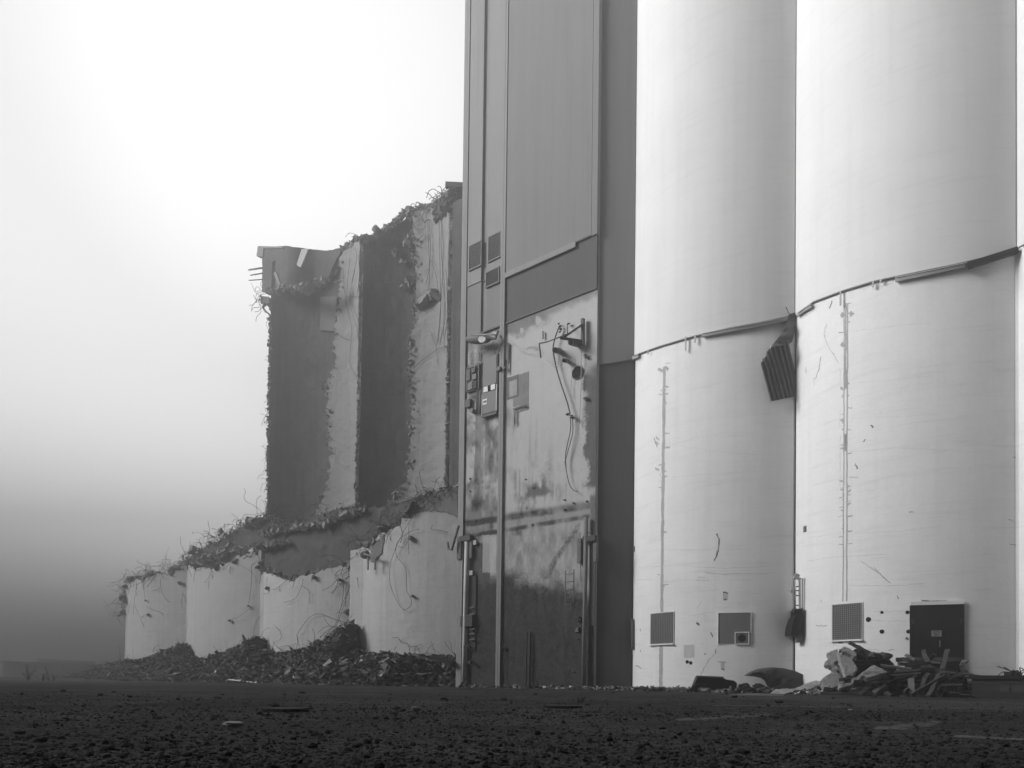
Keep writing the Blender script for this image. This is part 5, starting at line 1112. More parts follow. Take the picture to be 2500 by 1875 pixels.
scrap('plank', 'wood_dark', (1058, 1602), (1108, 1621), .3, .2, 'thick dark splintered beam at rubble end by the tower', 'beam', DR - SAG - .9)
scrap('plank', 'wood', (525, 1634), (562, 1610), .2, .08, 'grey plank leaning on the rubble below the second stump', 'plank', DR - SAG - 1.3)
scrap('plank', 'wood_pale', (789, 1598), (815, 1584), .1, .05, 'short pale lath sticking out of rubble below the low bright stump', 'plank', DR - SAG - 1.0)
scrap('plank', 'wood_pale', (300, 1664), (340, 1658), .12, .05, 'pale board lying at the far foggy end of the rubble', 'plank', DR - SAG - 2.4)
gg = np.random.default_rng(19)
for k in range(46):
    x = gg.uniform(330, 1105); f = gg.uniform(.12, .8); p = rub_pt(x, f); mb = MB(); mb.shard(p + UP * .06, np.array([gg.uniform(.3, .6), gg.uniform(.2, .4), gg.uniform(.1, .22)]), gg)
    tag(mb.build('concrete_chunk', M['torn']), 'grey concrete chunk bedded among the rubble by the broken stumps', 'concrete chunk', 'concrete chunks in the rubble heap')

# ------------------------------------------------------------------ far left: bank edge post, sheds, weeds
for x0, x1, yt, Y, lb in ((8, 70, 1618, 100, 'faint low shed lost in fog at the left frame edge'), (95, 154, 1613, 110, 'tallest faint shed in the fog behind the black post'), (156, 226, 1622, 100, 'faint shed in the fog nearest the rubble end')):
    d = Depth(Y); a, b = d.hit(x0, yt), d.hit(x1, yt); r = root('distant_shed', (a[0], Y, 0), lb, 'building', 'sheds far off in the fog')
    mb = MB(); mb.box8([(a[0], Y, 0), (b[0], Y, 0), (b[0], Y + 8, 0), (a[0], Y + 8, 0), (a[0], Y, a[2]), (b[0], Y, a[2]), (b[0], Y + 8, a[2]), (a[0], Y + 8, a[2])]); mb.build('wall', M['far'], r)
    mb = MB(); mb.prism([(a[0] - .3, Y - .3, a[2]), (b[0] + .3, Y - .3, a[2]), (b[0] + .3, Y - .3, a[2] + .15), (a[0] - .3, Y - .3, a[2] + .3)], (0, 8.6, 0)); mb.build('roof', M['far'], r)
pY = 42.0
dp_ = Depth(pY); a, b = dp_.hit(105.5, 1646), dp_.hit(105.5, 1662); r = root('bollard', (a[0], pY, 0), 'short black post standing alone at the left yard edge', 'post')
mb = MB(); mb.tube([(a[0], pY, 0), (a[0], pY, a[2] - .03)], .062, 14); mb.build('post_shaft', M['black'], r); mb = MB(); mb.tube([(a[0], pY, a[2] - .03), (a[0], pY, a[2])], .07, 14); mb.build('cap', M['dark_metal'], r)
def weed(x, y0, y1, Y, n, spread, label, seed, lean=0.0, grp=None):
    d = Depth(Y); P = d.hit(x, y0); h = d.hit(x, y1)[2] - P[2]; P[2] = gz(P); gg = np.random.default_rng(seed)
    r = root('weed_plant', P, label, 'plant', grp); mb = MB(); lf = MB()
    for k in range(n):
        q = gg.uniform(0, 6.28); d_ = np.array([math.cos(q) * spread + lean, math.sin(q) * spread, 1.0]); L = h * gg.uniform(.5, 1.05); pts = [P + gg.normal(0, .03, 3) * np.array([1, 1, 0])]; dd = d_ / np.linalg.norm(d_)
        for j in range(6):
            pts.append(pts[-1] + dd * L / 6); dd = dd + gg.normal(0, .13, 3); dd /= np.linalg.norm(dd)
            for _ in range(3):
                c = pts[-1] + gg.normal(0, .02, 3); v1 = gg.normal(0, 1, 3); v1 /= np.linalg.norm(v1); v2 = np.cross(v1, gg.normal(0, 1, 3)); v2 /= np.linalg.norm(v2); s = h * gg.uniform(.02, .07)
                lf.add([c, c + v1 * s + v2 * s * .3, c + v1 * s * 2, c + v1 * s - v2 * s * .3], [(0, 1, 2, 3)])
        mb.tube(pts, max(h * .008, .003), 4, taper=.4)
    mb.build('stem', M['weed'], r); lf.build('leaves', M['weed'], r)
weed(68, 1661, 1622, 40, 14, .45, 'bushy dry weed left of the black post', 5); weed(120, 1661, 1617, 40, 4, .12, 'tall thin seeding weed just right of the black post', 6, -.25); weed(131, 1661, 1634, 39, 7, .5, 'low spindly weed right of the tall weed', 8); weed(215, 1662, 1632, 38, 4, .6, 'thin leaning stalks at the rubble tip', 9, -.4)
def tuft(px, py, hpx, n, label, seed, spread=.06, hs=1.0):
    P = ground_hit(px, py); P[2] = gz(P); h = hpx / FPX * P[1]; gg = np.random.default_rng(seed); mb = MB()
    for k in range(n):
        p = P + np.array([gg.normal(0, spread), gg.normal(0, spread * .6), 0]); d = np.array([gg.normal(0, .5), gg.normal(0, .5), 1.0]); d /= np.linalg.norm(d); L = h * gg.uniform(.4, 1.1); w = np.cross(d, [0, 1, .2]); w = w / np.linalg.norm(w) * L * .03
        m1 = p + d * L * .5; e = p + d * L + np.array([d[0], d[1], -.25]) * L * .3
        mb.add([p - w, p + w, m1 + w * .8, m1 - w * .8, e], [(0, 1, 2, 3), (3, 2, 4)])
    tag(mb.build('grass_tuft', M['weed']), label, 'grass tuft')
tuft(1370, 1723, 13, 60, 'wide low grass tuft growing through the yard before the tower', 1, .28); tuft(1412, 1716, 34, 7, 'few tall grass blades before the dark silo slice', 2, .05); tuft(905, 1733, 22, 26, 'small arched grass tuft left of the pair of dark stones', 3, .12); tuft(880, 1734, 14, 16, 'short sparse tuft in the middle of the yard', 4, .1); tuft(497, 1752, 18, 12, 'lone wispy sprout on gravel left of the flat pale stone', 6, .05)

# ------------------------------------------------------------------ yard edge: kerb, litter, plinth
def kerb():
    mb = MB(); n = 60; a = ground_hit(1100, 1678.5); b = ground_hit(1990, 1699)
    c = [a + (b - a) * k / n for k in range(n + 1)]; gg = np.random.default_rng(4); dv = (b - a) / np.linalg.norm(b - a); nv_ = np.array([-dv[1], dv[0], 0])
    for k in range(n):
        j = gg.normal(0, .012); mb.beam(c[k] + nv_ * j, c[k + 1] + nv_ * j - dv * .02, .16, .06 + gg.normal(0, .006))
    struct(mb.build('kerb', M['kerb']))
kerb()
def lines():
    defs = [[(1655, 1758), (1720, 1755), (1780, 1750), (1880, 1745)], [(2142, 1780), (2200, 1776), (2250, 1771), (2290, 1766)], [(1745, 1722), (1900, 1724), (2060, 1726)], [(2330, 1800), (2400, 1803), (2500, 1808)]]
    mb = MB(); gg = np.random.default_rng(12)
    for L, w in zip(defs, (5, 6, 1.2, 2.2)):
        c = resamp(L, 500)
        for q in c:
            for _ in range(7):
                if gg.random() < .72: continue
                P = ground_hit(q[0] + gg.normal(0, 3), q[1] + gg.normal(0, w * .45)); P[2] = gz(P) + .004; s = gg.uniform(.008, .03)
                a_ = gg.uniform(0, 6.28); mb.add([P + s * np.array([math.cos(a_ + k * 2.1) * gg.uniform(.5, 1.3), math.sin(a_ + k * 2.1) * gg.uniform(.5, 1.3), .002]) for k in range(3)], [(0, 1, 2)])
    o = mb.build('yard_marking', surf_mat('worn chalky paint', .13, .3, 6, .3, 40, bstr=0)); struct(o)
lines()
# litter strip of small rubble along the silo feet
def litter():
    mb = MB(); gg = np.random.default_rng(23)
    for k in range(4200):
        x = gg.uniform(1118, 2010) if gg.random() < .5 else gg.uniform(1500, 2010); s_base = gg.random(); P1 = ground_hit(x, 1679 + (x - 1118) * .019)
        P = P1 + np.array([gg.normal(0, .1), gg.uniform(-.1, 1.7), 0]); P[2] = gz(P) + gg.uniform(0, .03)
        dens = .25 if x < 1300 else (.6 if x < 1450 else 1.0)
        if gg.random() > dens: continue
        mi = 0 if gg.random() < .78 else 1
        if gg.random() < .6: mb.shard(P + UP * .03, gg.uniform(.03, .2, 3) * np.array([1.3, 1, .5]), gg, mi)
        else: mb.rock(P + UP * .02, gg.uniform(.015, .07), gg, mi=mi)
    o = mb.build('rubble', [M['frag'], M['frag_pale']]); stuff(o); o['label'] = 'thin strip of crumbled litter along the foot of the white silos'
litter()
d = SURF[2]
def plinth():
    D0 = Plane(DC - RS - 1.3); s0 = D0.sz(2372, 1650)[0]; z = D0.hit(2430, 1649)[2]
    r = root('loading_plinth', FP(s0 + 2, DC - RS - 1.3, 0), 'low black plinth running off right edge past the timber heap', 'plinth')
    mb = MB(); mb.fbox(s0, s0 + 9, DC - RS - 1.3, DC - RS + .9, -.1, z - .09); mb.build('plinth_body', M['plinth'], r)
    mb = MB(); mb.fbox(s0 - .06, s0 + 9.1, DC - RS - 1.36, DC - RS + .9, z - .088, z); mb.build('coping', M['black'], r)
    mb = MB(); sp = D0.sz(2470, 1662)[0]
    for dx, w_ in ((-.25, .2), (0, .22), (.2, .12)): mb.fbox(sp + dx, sp + dx + w_, DC - RS - 1.32, DC - RS - 1.299, .16, .34)
    mb.build('vent_slot', M['dark_metal'], r)
    return z, D0
zp, D0p = plinth()
tw = MB(); gg = np.random.default_rng(3)
P0 = D0p.hit(2482, 1648) + NX * .3; P0[2] = zp
for k in range(9): wild(tw, P0 + gg.normal(0, .1, 3) * np.array([1, 1, 0]), UX * gg.normal(0, 1) + UP * gg.uniform(.2, 1.2), gg.uniform(.2, .6), .012, gg, 6, .5, .5)
for k in range(6): tw.shard(P0 + UX * gg.normal(0, .25) + UP * .03, gg.uniform(.05, .2, 3), gg)
tag(tw.build('twig_litter', M['wood_dark']), 'twiggy scrap lying on the black plinth at right edge', 'debris')

# ------------------------------------------------------------------ things by silo 1's foot
def trough():
    Y = SURF[1].hit(1750, 1660)[1] - 1.0; d = Depth(Y); r = root('metal_trough', d.hit(1750, 1690), 'black battered metal bin lying on its side by white wall', 'trough')
    pts = A5([(900, 1200), (1175, 1215), (1210, 1235), (1290, 1245), (1325, 1275), (1310, 1370), (1000, 1385), (900, 1370), (860, 1300)])
    mb = MB(); mb.prism([d.hit(*q) for q in pts], np.array([.1, .7, 0])); mb.build('body', M['black'], r)
    mb = MB(); mb.beam(d.hit(*A5([(885, 1200)])[0], .05), d.hit(*A5([(1175, 1212)])[0], .05), .1, .05); mb.build('rim', M['mid_metal'], r)
    mb = MB(); mb.tube([d.hit(*q, .08) for q in A5([(825, 1360), (850, 1310), (910, 1290), (980, 1300)])], .05, 8); mb.build('hose', M['black'], r)
trough()
def tarp():
    Y = SURF[1].hit(1880, 1660)[1] - .5; d = Depth(Y); r = root('tarpaulin', d.hit(1900, 1685), 'dark grey rounded tarpaulin hump against the foot of white silo', 'tarpaulin')
    top = A5([(1435, 1190), (1500, 1150), (1580, 1118), (1700, 1102), (1830, 1112), (1960, 1145), (2040, 1180), (2060, 1290)])
    bot = A5([(1435, 1190), (1540, 1200), (1620, 1215), (1665, 1250), (1690, 1300), (1740, 1330), (1950, 1340), (2060, 1330)])
    tc, bc = resamp(top, 50), resamp(bot, 50); V = []; nv = 16
    for j in range(nv):
        t = j / (nv - 1)
        for k in range(50):
            q = bc[k] + (tc[k] - bc[k]) * t; bul = .10 * math.sin(math.pi * t) ** .8 * math.sin(math.pi * min(1, k / 49 + .02)) ** .5
            V.append(d.hit(q[0], q[1], bul + .16 * (fbm(k * .22, t * 3, 7, 4) - .47)))
    V = np.array(V); idx = np.arange(50 * nv).reshape(nv, 50); mb = MB(); F = [(idx[j, i], idx[j, i + 1], idx[j + 1, i + 1], idx[j + 1, i]) for j in range(nv - 1) for i in range(49)]
    W = V + np.array([.0, .35, 0])
    mb.add(V, F, True); mb.add(W, [f[::-1] for f in F], True)
    loop = list(idx[0, :]) + list(idx[1:, -1]) + list(idx[-1, :-1][::-1]) + list(idx[1:-1, 0][::-1]); m = len(loop)
    mb.add(np.concatenate([V[loop], W[loop]]), [(k, m + k, m + (k + 1) % m, (k + 1) % m) for k in range(m)]); mb.build('sheet', M['tarp'], r)
    mb = MB(); mb.prism([d.hit(*q, .1) for q in A5([(1700, 1330), (1850, 1270), (1990, 1230), (2060, 1300), (2080, 1340), (1700, 1345)])], np.array([0, .4, 0])); mb.build('fold', M['tarp'], r)
tarp()
gg = np.random.default_rng(66)
for k, (q, s, m_, lb, ct) in enumerate((((945, 1345), .2, 'torn', 'grey lump of concrete before the black battered bin', 'rubble lump'), ((1370, 1310), .18, 'stone', 'dark jagged lump right of the black battered bin', 'rubble lump'), ((1530, 1330), .22, 'stone', 'dark crumbled lump at left end of the tarpaulin hump', 'rubble lump'), ((1640, 1340), .16, 'torn', 'small lump below the tarpaulin hump', 'rubble lump'), ((440, 1345), .1, 'stone', 'flat dark lump at foot of the grated window', 'rubble lump'))):
    x, y = A5([q])[0]; Y = SURF[1].hit(x, 1660)[1] - 1.4; P = Depth(Y).hit(x, y); P[2] = max(P[2], s * .4); mb = MB()
    for j in range(4): mb.rock(P + gg.normal(0, s * .5, 3) * np.array([1.4, .6, .4]), s * gg.uniform(.5, .8), gg, sub=1)
    tag(mb.build('concrete_lump', M[m_]), lb, ct)
def flat(name, mat, pts, Y, th, label, cat, tilt=0.0, grp=None):
    d = Depth(Y); ys = [p[1] for p in pts]; y0 = max(ys); P = [d.hit(x, y, -(y0 - y) / 60 * tilt) for x, y in pts]
    mb = MB(); mb.prism(P, np.array([.0, th * .8, -th * .6])); return tag(mb.build(name, M[mat]), label, cat, grp)
YS = SURF[2].hit(2100, 1600)[1]
flat('board', 'wood_pale', [(1765, 1697), (1850, 1692), (1920, 1696), (1905, 1700), (1790, 1701)], 18.5, .05, 'flat pale broken board on ground before the tarpaulin', 'board', 2)

# ------------------------------------------------------------------ mineral wool and timber heap before the door
A6b = CR(2000, 1550, .1899)
def wool(pts, Y, th, label, tilt=1.2, n=7, lump=.055, seed=0, mat='wool', name='insulation_slab', cat='insulation slab', grp='mineral wool slabs tipped before the silo door'):
    """a soft thick slab from its outline: subdivided fan with lumpy top"""
    q = resamp(pts + [pts[0]], 44)[:-1]; c = q.mean(0); d = Depth(Y); ymax = q[:, 1].max(); gg = np.random.default_rng(seed); q = q + gg.normal(0, .5, q.shape)
    V = []; m = len(q); rings = [0.0, .3, .55, .78, .93, 1.0]
    for r_ in rings[1:]:
        for k in range(m):
            p = c + (q[k] - c) * r_; V.append(d.hit(p[0], p[1], -(ymax - p[1]) / 60 * tilt + lump * (fbm(p[0] * .5, p[1] * .5, 3 + seed, 4) - .4) - (.03 if r_ == 1.0 else 0)))
    V.append(d.hit(c[0], c[1], -(ymax - c[1]) / 60 * tilt)); top = np.array(V); off = np.array([.02, th * .7, -th * .75]); mb = MB(); R_ = len(rings) - 1
    F = [((r_) * m + k, (r_) * m + (k + 1) % m, (r_ + 1) * m + (k + 1) % m, (r_ + 1) * m + k) for r_ in range(R_ - 1) for k in range(m)] + [(R_ * m, k, (k + 1) % m)[::-1] for k in range(m)]
    mb.add(top, F, True)
    ed = top[(R_ - 1) * m:R_ * m]; bt = ed + off * (1 + gg.uniform(-.2, .2, (m, 1)))
    mb.add(np.concatenate([ed, bt]), [(k, m + k, m + (k + 1) % m, (k + 1) % m) for k in range(m)] + [tuple(range(m, 2 * m))])
    return tag(mb.build(name, M[mat]), label, cat, grp)
YB = -.95
def YW(x, dy=0.0): return SURF[2].hit(min(max(x, 1960), 2470), 1640)[1] - .95 + .9 * dy
slabs = [([(255, 185), (330, 145), (400, 180), (480, 228), (476, 285), (360, 235)], 0.1, 'fibrous slab at the very top of the wool pile'),
         ([(95, 235), (160, 205), (235, 182), (252, 340), (185, 358)], .0, 'curled fibrous slab at upper left of the wool pile'),
         ([(232, 225), (420, 300), (500, 440), (430, 530), (330, 520)], -.2, 'steep fibrous slab down the middle of the wool pile'),
         ([(58, 372), (110, 310), (200, 350), (305, 420), (312, 490), (150, 420)], -.1, 'fibrous slab jutting left below the curled one'),
         ([(510, 515), (600, 450), (690, 388), (780, 420), (885, 480), (620, 556)], -.6, 'kite shaped pale fibrous slab lying on the timber'),
         ([(5, 600), (60, 540), (170, 478), (250, 490), (320, 560), (340, 620), (180, 690), (60, 680)], -.5, 'broad rounded fibrous slab low at left of wool pile'),
         ([(420, 560), (500, 535), (560, 548), (540, 575), (450, 580)], -.55, 'small fibrous scrap below the kite shaped slab'),
         ([(250, 640), (460, 605), (420, 640), (260, 690)], -.6, 'thin fibrous strip under the broad rounded slab')]
for k, (pts, dy, lb) in enumerate(slabs): q_ = A6b(pts); wool(q_, YW(sum(p[0] for p in q_) / len(q_), dy - .45), .13, lb, .55, seed=k)
wool(A5([(1680, 1385), (1740, 1340), (1850, 1330), (1950, 1340), (1960, 1365), (1800, 1400)]), YW(1960) - .8, .12, 'flat pale fibrous slab on ground beside the tarpaulin', 2.0, seed=21)
wool(A5([(1900, 1350), (2020, 1300), (2130, 1255), (2230, 1235), (2300, 1260), (2200, 1300), (2050, 1370)]), YW(1960) - .4, .12, 'long slanting fibrous slab at the left toe of wool pile', 1.5, seed=22)
wool(A5([(2070, 1400), (2100, 1345), (2180, 1335), (2300, 1350), (2330, 1420), (2200, 1430)]), YW(1960) - .9, .12, 'lumpy fibrous slab on ground under the slanting one', 2.0, seed=23)
wool(A5([(1700, 1420), (1830, 1395), (1990, 1400), (2010, 1425), (1800, 1432)]), YW(1960) - 1.1, .06, 'thin fibrous sheet flattened on the ground edge', 2.0, seed=24)
M['felt'] = surf_mat('black roofing felt', .012, .5, 4, .3, 20, rough=.6, bstr=.8, bdist=.04, bscale=14)
wool(A6b([(320, 330), (400, 230), (470, 165), (560, 195), (680, 235), (760, 262), (800, 300), (900, 312), (950, 370), (1000, 430), (900, 490), (780, 430), (690, 395), (610, 450), (520, 510), (440, 530), (430, 420)]), YW(2130, .1), .25, 'black crumpled roofing felt heaped between wool slabs and timber', .45, lump=.35, seed=31, mat='felt', name='roofing_felt', cat='roofing felt', grp=None)
wool(A6b([(1080, 420), (1200, 340), (1320, 350), (1500, 400), (1700, 440), (1850, 470), (1900, 560), (1800, 680), (1500, 700), (1200, 650), (1000, 600), (950, 500)]), YW(2270, .1), .25, 'black tangled felt under the timbers before the door', .45, lump=.35, seed=32, mat='felt', name='roofing_felt', cat='roofing felt', grp=None)
def plank_px(a, b, wpx, Ya, Yb, mat, label, th=.05, grp='timbers in the scrap heap', name='plank'):
    pa, pb = Depth(Ya).hit(*a), Depth(Yb).hit(*b); w = wpx / FPX * (Ya + Yb) / 2
    for p in (pa, pb): p[2] = max(p[2], .03)
    gg = np.random.default_rng(int(a[0] * 3 + b[1])); dv = pb - pa; L = np.linalg.norm(dv); dv /= L
    view = (pa + pb) / 2 - CAM; view /= np.linalg.norm(view); side = np.cross(dv, view); side /= np.linalg.norm(side); nrm = np.cross(side, dv)
    tw_ = gg.normal(0, .35); side, nrm = side * math.cos(tw_) + nrm * math.sin(tw_), nrm * math.cos(tw_) - side * math.sin(tw_)
    mb = MB(); n = 5; V = []
    for k in range(n):
        f = k / (n - 1); c = pa + dv * L * f + side * w * .06 * gg.normal() + nrm * .01 * gg.normal()
        ex = (gg.uniform(-.05, .05, 4) * L * .4) if k in (0, n - 1) else np.zeros(4)
        for (i_, j_), e in zip(((-1, -1), (1, -1), (1, 1), (-1, 1)), ex): V.append(c + side * i_ * w / 2 + nrm * j_ * th / 2 + dv * e)
    mb.add(V, [(4 * k + q, 4 * k + (q + 1) % 4, 4 * k + 4 + (q + 1) % 4, 4 * k + 4 + q) for k in range(n - 1) for q in range(4)] + [(0, 3, 2, 1), (4 * n - 4, 4 * n - 3, 4 * n - 2, 4 * n - 1)])
    return tag(mb.build(name, M[mat]), label, 'plank', grp)
PL = [((1335, 200), (1400, 350), 52, .3, .0, 'wood', 'short stub of plank standing up left in front of the door'), ((1650, 190), (1575, 450), 52, .5, .1, 'wood', 'upright plank leaning against the right half of the door'),
      ((1220, 312), (1840, 322), 52, .6, .6, 'wood', 'long level board lying across the foot of the door'), ((1110, 250), (1222, 322), 36, .2, .1, 'wood_pale', 'short tilted plank end poking up left of the door'),
      ((790, 395), (1190, 440), 30, -.2, -.1, 'wood_pale', 'long pale board right of the kite shaped slab'), ((260, 582), (880, 500), 32, -.7, -.4, 'wood_dark', 'long dark board sagging under the kite shaped slab'),
      ((1182, 560), (1192, 752), 74, -.5, -.8, 'wood_pale', 'broad pale plank standing upright in the heap front'), ((1185, 855), (1620, 530), 56, -1.1, -.3, 'wood', 'longest plank slanting from ground to upper right'),
      ((1405, 865), (1545, 500), 54, -1.0, -.2, 'wood', 'steep plank crossing in front of the longest slanting one'), ((1270, 745), (1400, 495), 54, -.6, -.2, 'wood', 'dim steep plank behind the longest slanting one'),
      ((700, 742), (850, 645), 42, -.9, -.6, 'wood_pale', 'plank end with pale top edge low at heap centre'), ((722, 828), (872, 670), 56, -1.1, -.6, 'wood', 'sloping plank under the pale topped one'),
      ((512, 842), (622, 680), 56, -1.2, -.7, 'wood', 'dark sloping plank at left of the heap front'), ((190, 702), (340, 670), 24, -.8, -.7, 'wood_pale', 'small pale lath below the broad rounded slab'),
      ((1395, 395), (1605, 492), 40, -.1, -.2, 'wood', 'plank sloping down right before the door'), ((1600, 473), (1750, 490), 24, -.4, -.4, 'wood_pale', 'pale short board end right of centre'),
      ((1830, 400), (1895, 322), 56, .1, .2, 'wood_pale', 'square pale beam end poking up at door right edge'), ((1855, 500), (2145, 545), 26, -.3, -.4, 'wood', 'long board pointing right over the black plinth'),
      ((1905, 578), (2055, 642), 22, -.5, -.6, 'wood_pale', 'thin splintered lath at far right of the heap'), ((1575, 642), (1840, 640), 26, -.6, -.6, 'wood', 'level board half hidden low at right'),
      ((1670, 738), (2035, 802), 13, -.9, -1.0, 'wood', 'long thin lath on the ground at right'), ((1440, 352), (1560, 360), 18, -.1, -.1, 'wood_pale', 'narrow pale lath end before the door centre'),
      ((955, 472), (1295, 448), 22, -.3, -.3, 'wood', 'level lath right under the long pale board'), ((940, 522), (1305, 490), 18, -.4, -.4, 'wood', 'lower of the two level laths under the long pale board'),
      ((700, 612), (905, 600), 26, -.6, -.6, 'wood', 'short grey board under the long dark one'), ((1430, 315), (1485, 250), 40, .4, .3, 'wood', 'slanting stub between the two uprights at the door'),
      ((985, 318), (1165, 320), 56, .7, .7, 'wood', 'wide dark board leaning on white wall left of the door'), ((1030, 368), (1170, 368), 20, .65, .65, 'wood_dark', 'dark strip under the wide leaning board'),
      ((385, 100), (560, 190), 44, .5, .4, 'wood_dark', 'black beam rising to the top of the wool pile'), ((500, 170), (800, 300), 50, .4, .3, 'wood_dark', 'long black beam sloping down right behind the wool'),
      ((430, 560), (440, 380), 40, -.3, .1, 'wood_dark', 'black upright post inside the wool pile'), ((330, 372), (490, 385), 36, -.1, -.1, 'wood_dark', 'short black board end sticking from the wool pile'),
      ((1100, 405), (1345, 330), 44, .1, .1, 'wood_dark', 'dark board crossing left of the door foot'), ((1655, 570), (1905, 465), 36, -.3, -.1, 'wood', 'plank rising right toward the beam end'),
      ((40, 750), (535, 758), 18, -1.0, -1.0, 'wood_pale', 'long level pale edged board on ground under wool'), ((30, 790), (525, 800), 44, -1.05, -1.05, 'wood_dark', 'thick black timber on the ground under the wool'),
      ((555, 605), (905, 562), 34, -.65, -.5, 'wood_dark', 'dark board wedged below the long sagging one'), ((1850, 355), (1842, 500), 44, .0, .0, 'wood', 'upright stub at the right door jamb'),
      ((850, 740), (930, 780), 50, -1.0, -1.1, 'wood', 'block of plank at bottom centre of heap'), ((1090, 740), (1150, 690), 40, -.9, -.8, 'wood', 'short stub left of the broad upright plank'),
      ((1310, 410), (1480, 420), 22, -.2, -.2, 'wood', 'small lath across the heap crest'), ((900, 600), (1150, 540), 26, -.6, -.5, 'wood_dark', 'dark board at heap centre right of the wool'),
      ((1550, 620), (1680, 520), 44, -.4, -.1, 'wood', 'stub sloping beside the steep crossing plank'), ((1035, 832), (1110, 808), 10, -1.3, -1.3, 'wood_pale', 'pale splinter on ground before the heap'), ((420, 705), (475, 692), 16, -.9, -.9, 'wood_pale', 'tiny pale offcut below the wool pile'), ((1870, 540), (1990, 560), 18, -.3, -.3, 'wood', 'short board beside the long one pointing right')]
for a, b, w, da, db, m_, lb in PL:
    (a, b) = A6b([a, b]); plank_px(a, b, w * .1899, YW(a[0], da), YW(b[0], db), m_, lb)
# dark shredded core of the heap
def heap_core():
    gg = np.random.default_rng(88); mb = MB(); prof = np.array(A6b([(-20, 800), (60, 560), (130, 420), (230, 300), (330, 200), (460, 190), (560, 240), (700, 310), (900, 330), (1000, 420), (1150, 400), (1300, 350), (1500, 420), (1700, 460), (1850, 500), (1950, 580), (2050, 720), (2080, 820)]))
    nu, nt = 90, 24; xs_ = np.linspace(prof[0, 0], prof[-1, 0], nu); V = []
    for j in range(nt):
        t = j / (nt - 1)
        for x in xs_:
            Yc = YW(x) + .2; P = Depth(Yc).hit(x, 1702 - (1702 - np.interp(x, prof[:, 0], prof[:, 1])) * .62); Y = Yc - .55 + 1.2 * t
            V.append((P[0] * (Y / Yc), Y, max(0, P[2] * math.sin(math.pi * min(1, max(.0, (t * 1.05)))) ** .7 + .14 * (fbm(x * .12, t * 5, 5) - .47)) - .02))
    idx = np.arange(nu * nt).reshape(nt, nu); mb.add(V, [(idx[j, i], idx[j, i + 1], idx[j + 1, i + 1], idx[j + 1, i]) for j in range(nt - 1) for i in range(nu - 1)])
    for k in range(420):
        p = np.array(V[gg.integers(0, len(V))]) + UP * .02; mb.shard(p, np.array([gg.uniform(.08, .35), gg.uniform(.03, .1), gg.uniform(.02, .05)]), gg)
    o = mb.build('debris', surf_mat('dark scrap', .022, .4, 4, .3, 20, bstr=.5)); stuff(o); o['label'] = 'dark shredded scrap filling the timber and wool heap'
heap_core()
mb = MB(); d_ = Depth(YW(2150, .35)); gg = np.random.default_rng(5)
for q in ((700, 265), (750, 280), (820, 275), (865, 278)): mb.rock(d_.hit(*A6b([q])[0]), .13, gg, 1.0, sub=1)
tag(mb.build('crumpled_foil', M['dark_metal']), 'crumpled black shiny scrap on the beam left of the door', 'scrap')
flat('board', 'white', A6b([(1012, 345), (1170, 350), (1170, 392), (1020, 385)]), YW(2205, .7), .04, 'white painted strip under the wide leaning board', 'board')

# ------------------------------------------------------------------ yard stones and gravel
def yard_stone(px, py, wpx, mat, label, seed, grp='loose stones on the yard', flatn=.8, sub=1):
    P = ground_hit(px, py); r = wpx / FPX * P[1] / 2; P[2] = gz(P) + r * .35; mb = MB(); mb.rock(P, r, np.random.default_rng(seed), flatn, sub=sub); return tag(mb.build('stone', M[mat]), label, 'stone', grp)
yard_stone(1811, 1838, 34, 'stone', 'large black stone in the near right gravel', 1); yard_stone(970, 1732, 16, 'stone', 'rounder left one of the dark stone pair', 2); yard_stone(984, 1737, 16, 'stone', 'right one of the dark stone pair', 3)
yard_stone(1016, 1735, 24, 'stone_pale', 'pale flat stone right of the dark stone pair', 4, flatn=.5); yard_stone(568, 1772, 38, 'stone_pale', 'pale rimmed flat stone alone in the left gravel', 5, flatn=.45); yard_stone(387, 1755, 18, 'stone', 'dark stone left of the flat pale one', 6); yard_stone(672, 1726, 18, 'stone', 'dark stone on the flat broken slab in mid yard', 7)
yard_stone(317, 1703, 14, 'stone', 'flat dark stone far left before the rubble', 8, flatn=.5); yard_stone(1302, 1756, 18, 'stone', 'dark stone before the tower centre', 9); yard_stone(1433, 1751, 16, 'stone', 'dark stone right of the tower foot grass', 10); yard_stone(1563, 1732, 14, 'stone', 'dark stone before the left white silo', 11); yard_stone(1902, 1716, 18, 'stone', 'dark stone before the wool pile toe', 12); yard_stone(2380, 1872, 30, 'stone', 'black stone cut by the bottom edge at right', 13); yard_stone(2074, 1722, 10, 'stone', 'dark stone beside a tiny pale chip by the heap', 14); yard_stone(2076, 1733, 9, 'stone_pale', 'tiny pale chip below the heap', 15)
yard_stone(1944, 1781, 16, 'stone', 'left of two dark clods in the right yard', 16, flatn=.6); yard_stone(2030, 1771, 20, 'stone', 'right of two dark clods in the right yard', 17, flatn=.6)
gg = np.random.default_rng(44)
for k in range(60):
    yard_stone(gg.uniform(40, 2460), 1688 + 120 * gg.random() ** 1.6, gg.uniform(6, 15), 'stone', 'small dark stone lying loose on the open yard', 200 + k, 'small loose stones on the yard', .7)
mb = MB()
for x, y, w, h in ((1255, 1738, 0, 0),): pass
def flat_slab(x, y, w, d, label, seed):
    gg = np.random.default_rng(seed); P = ground_hit(x, y); z = gz(P) + .012; n = 9
    mb = MB(); mb.prism([P * np.array([1, 1, 0]) + np.array([w * math.cos(a) * gg.uniform(.6, 1), d * math.sin(a) * gg.uniform(.6, 1), z]) for a in np.linspace(0, 2 * math.pi, n, endpoint=False)], np.array([0, 0, .014])); tag(mb.build('slab_fragment', M['stone']), label, 'slab')
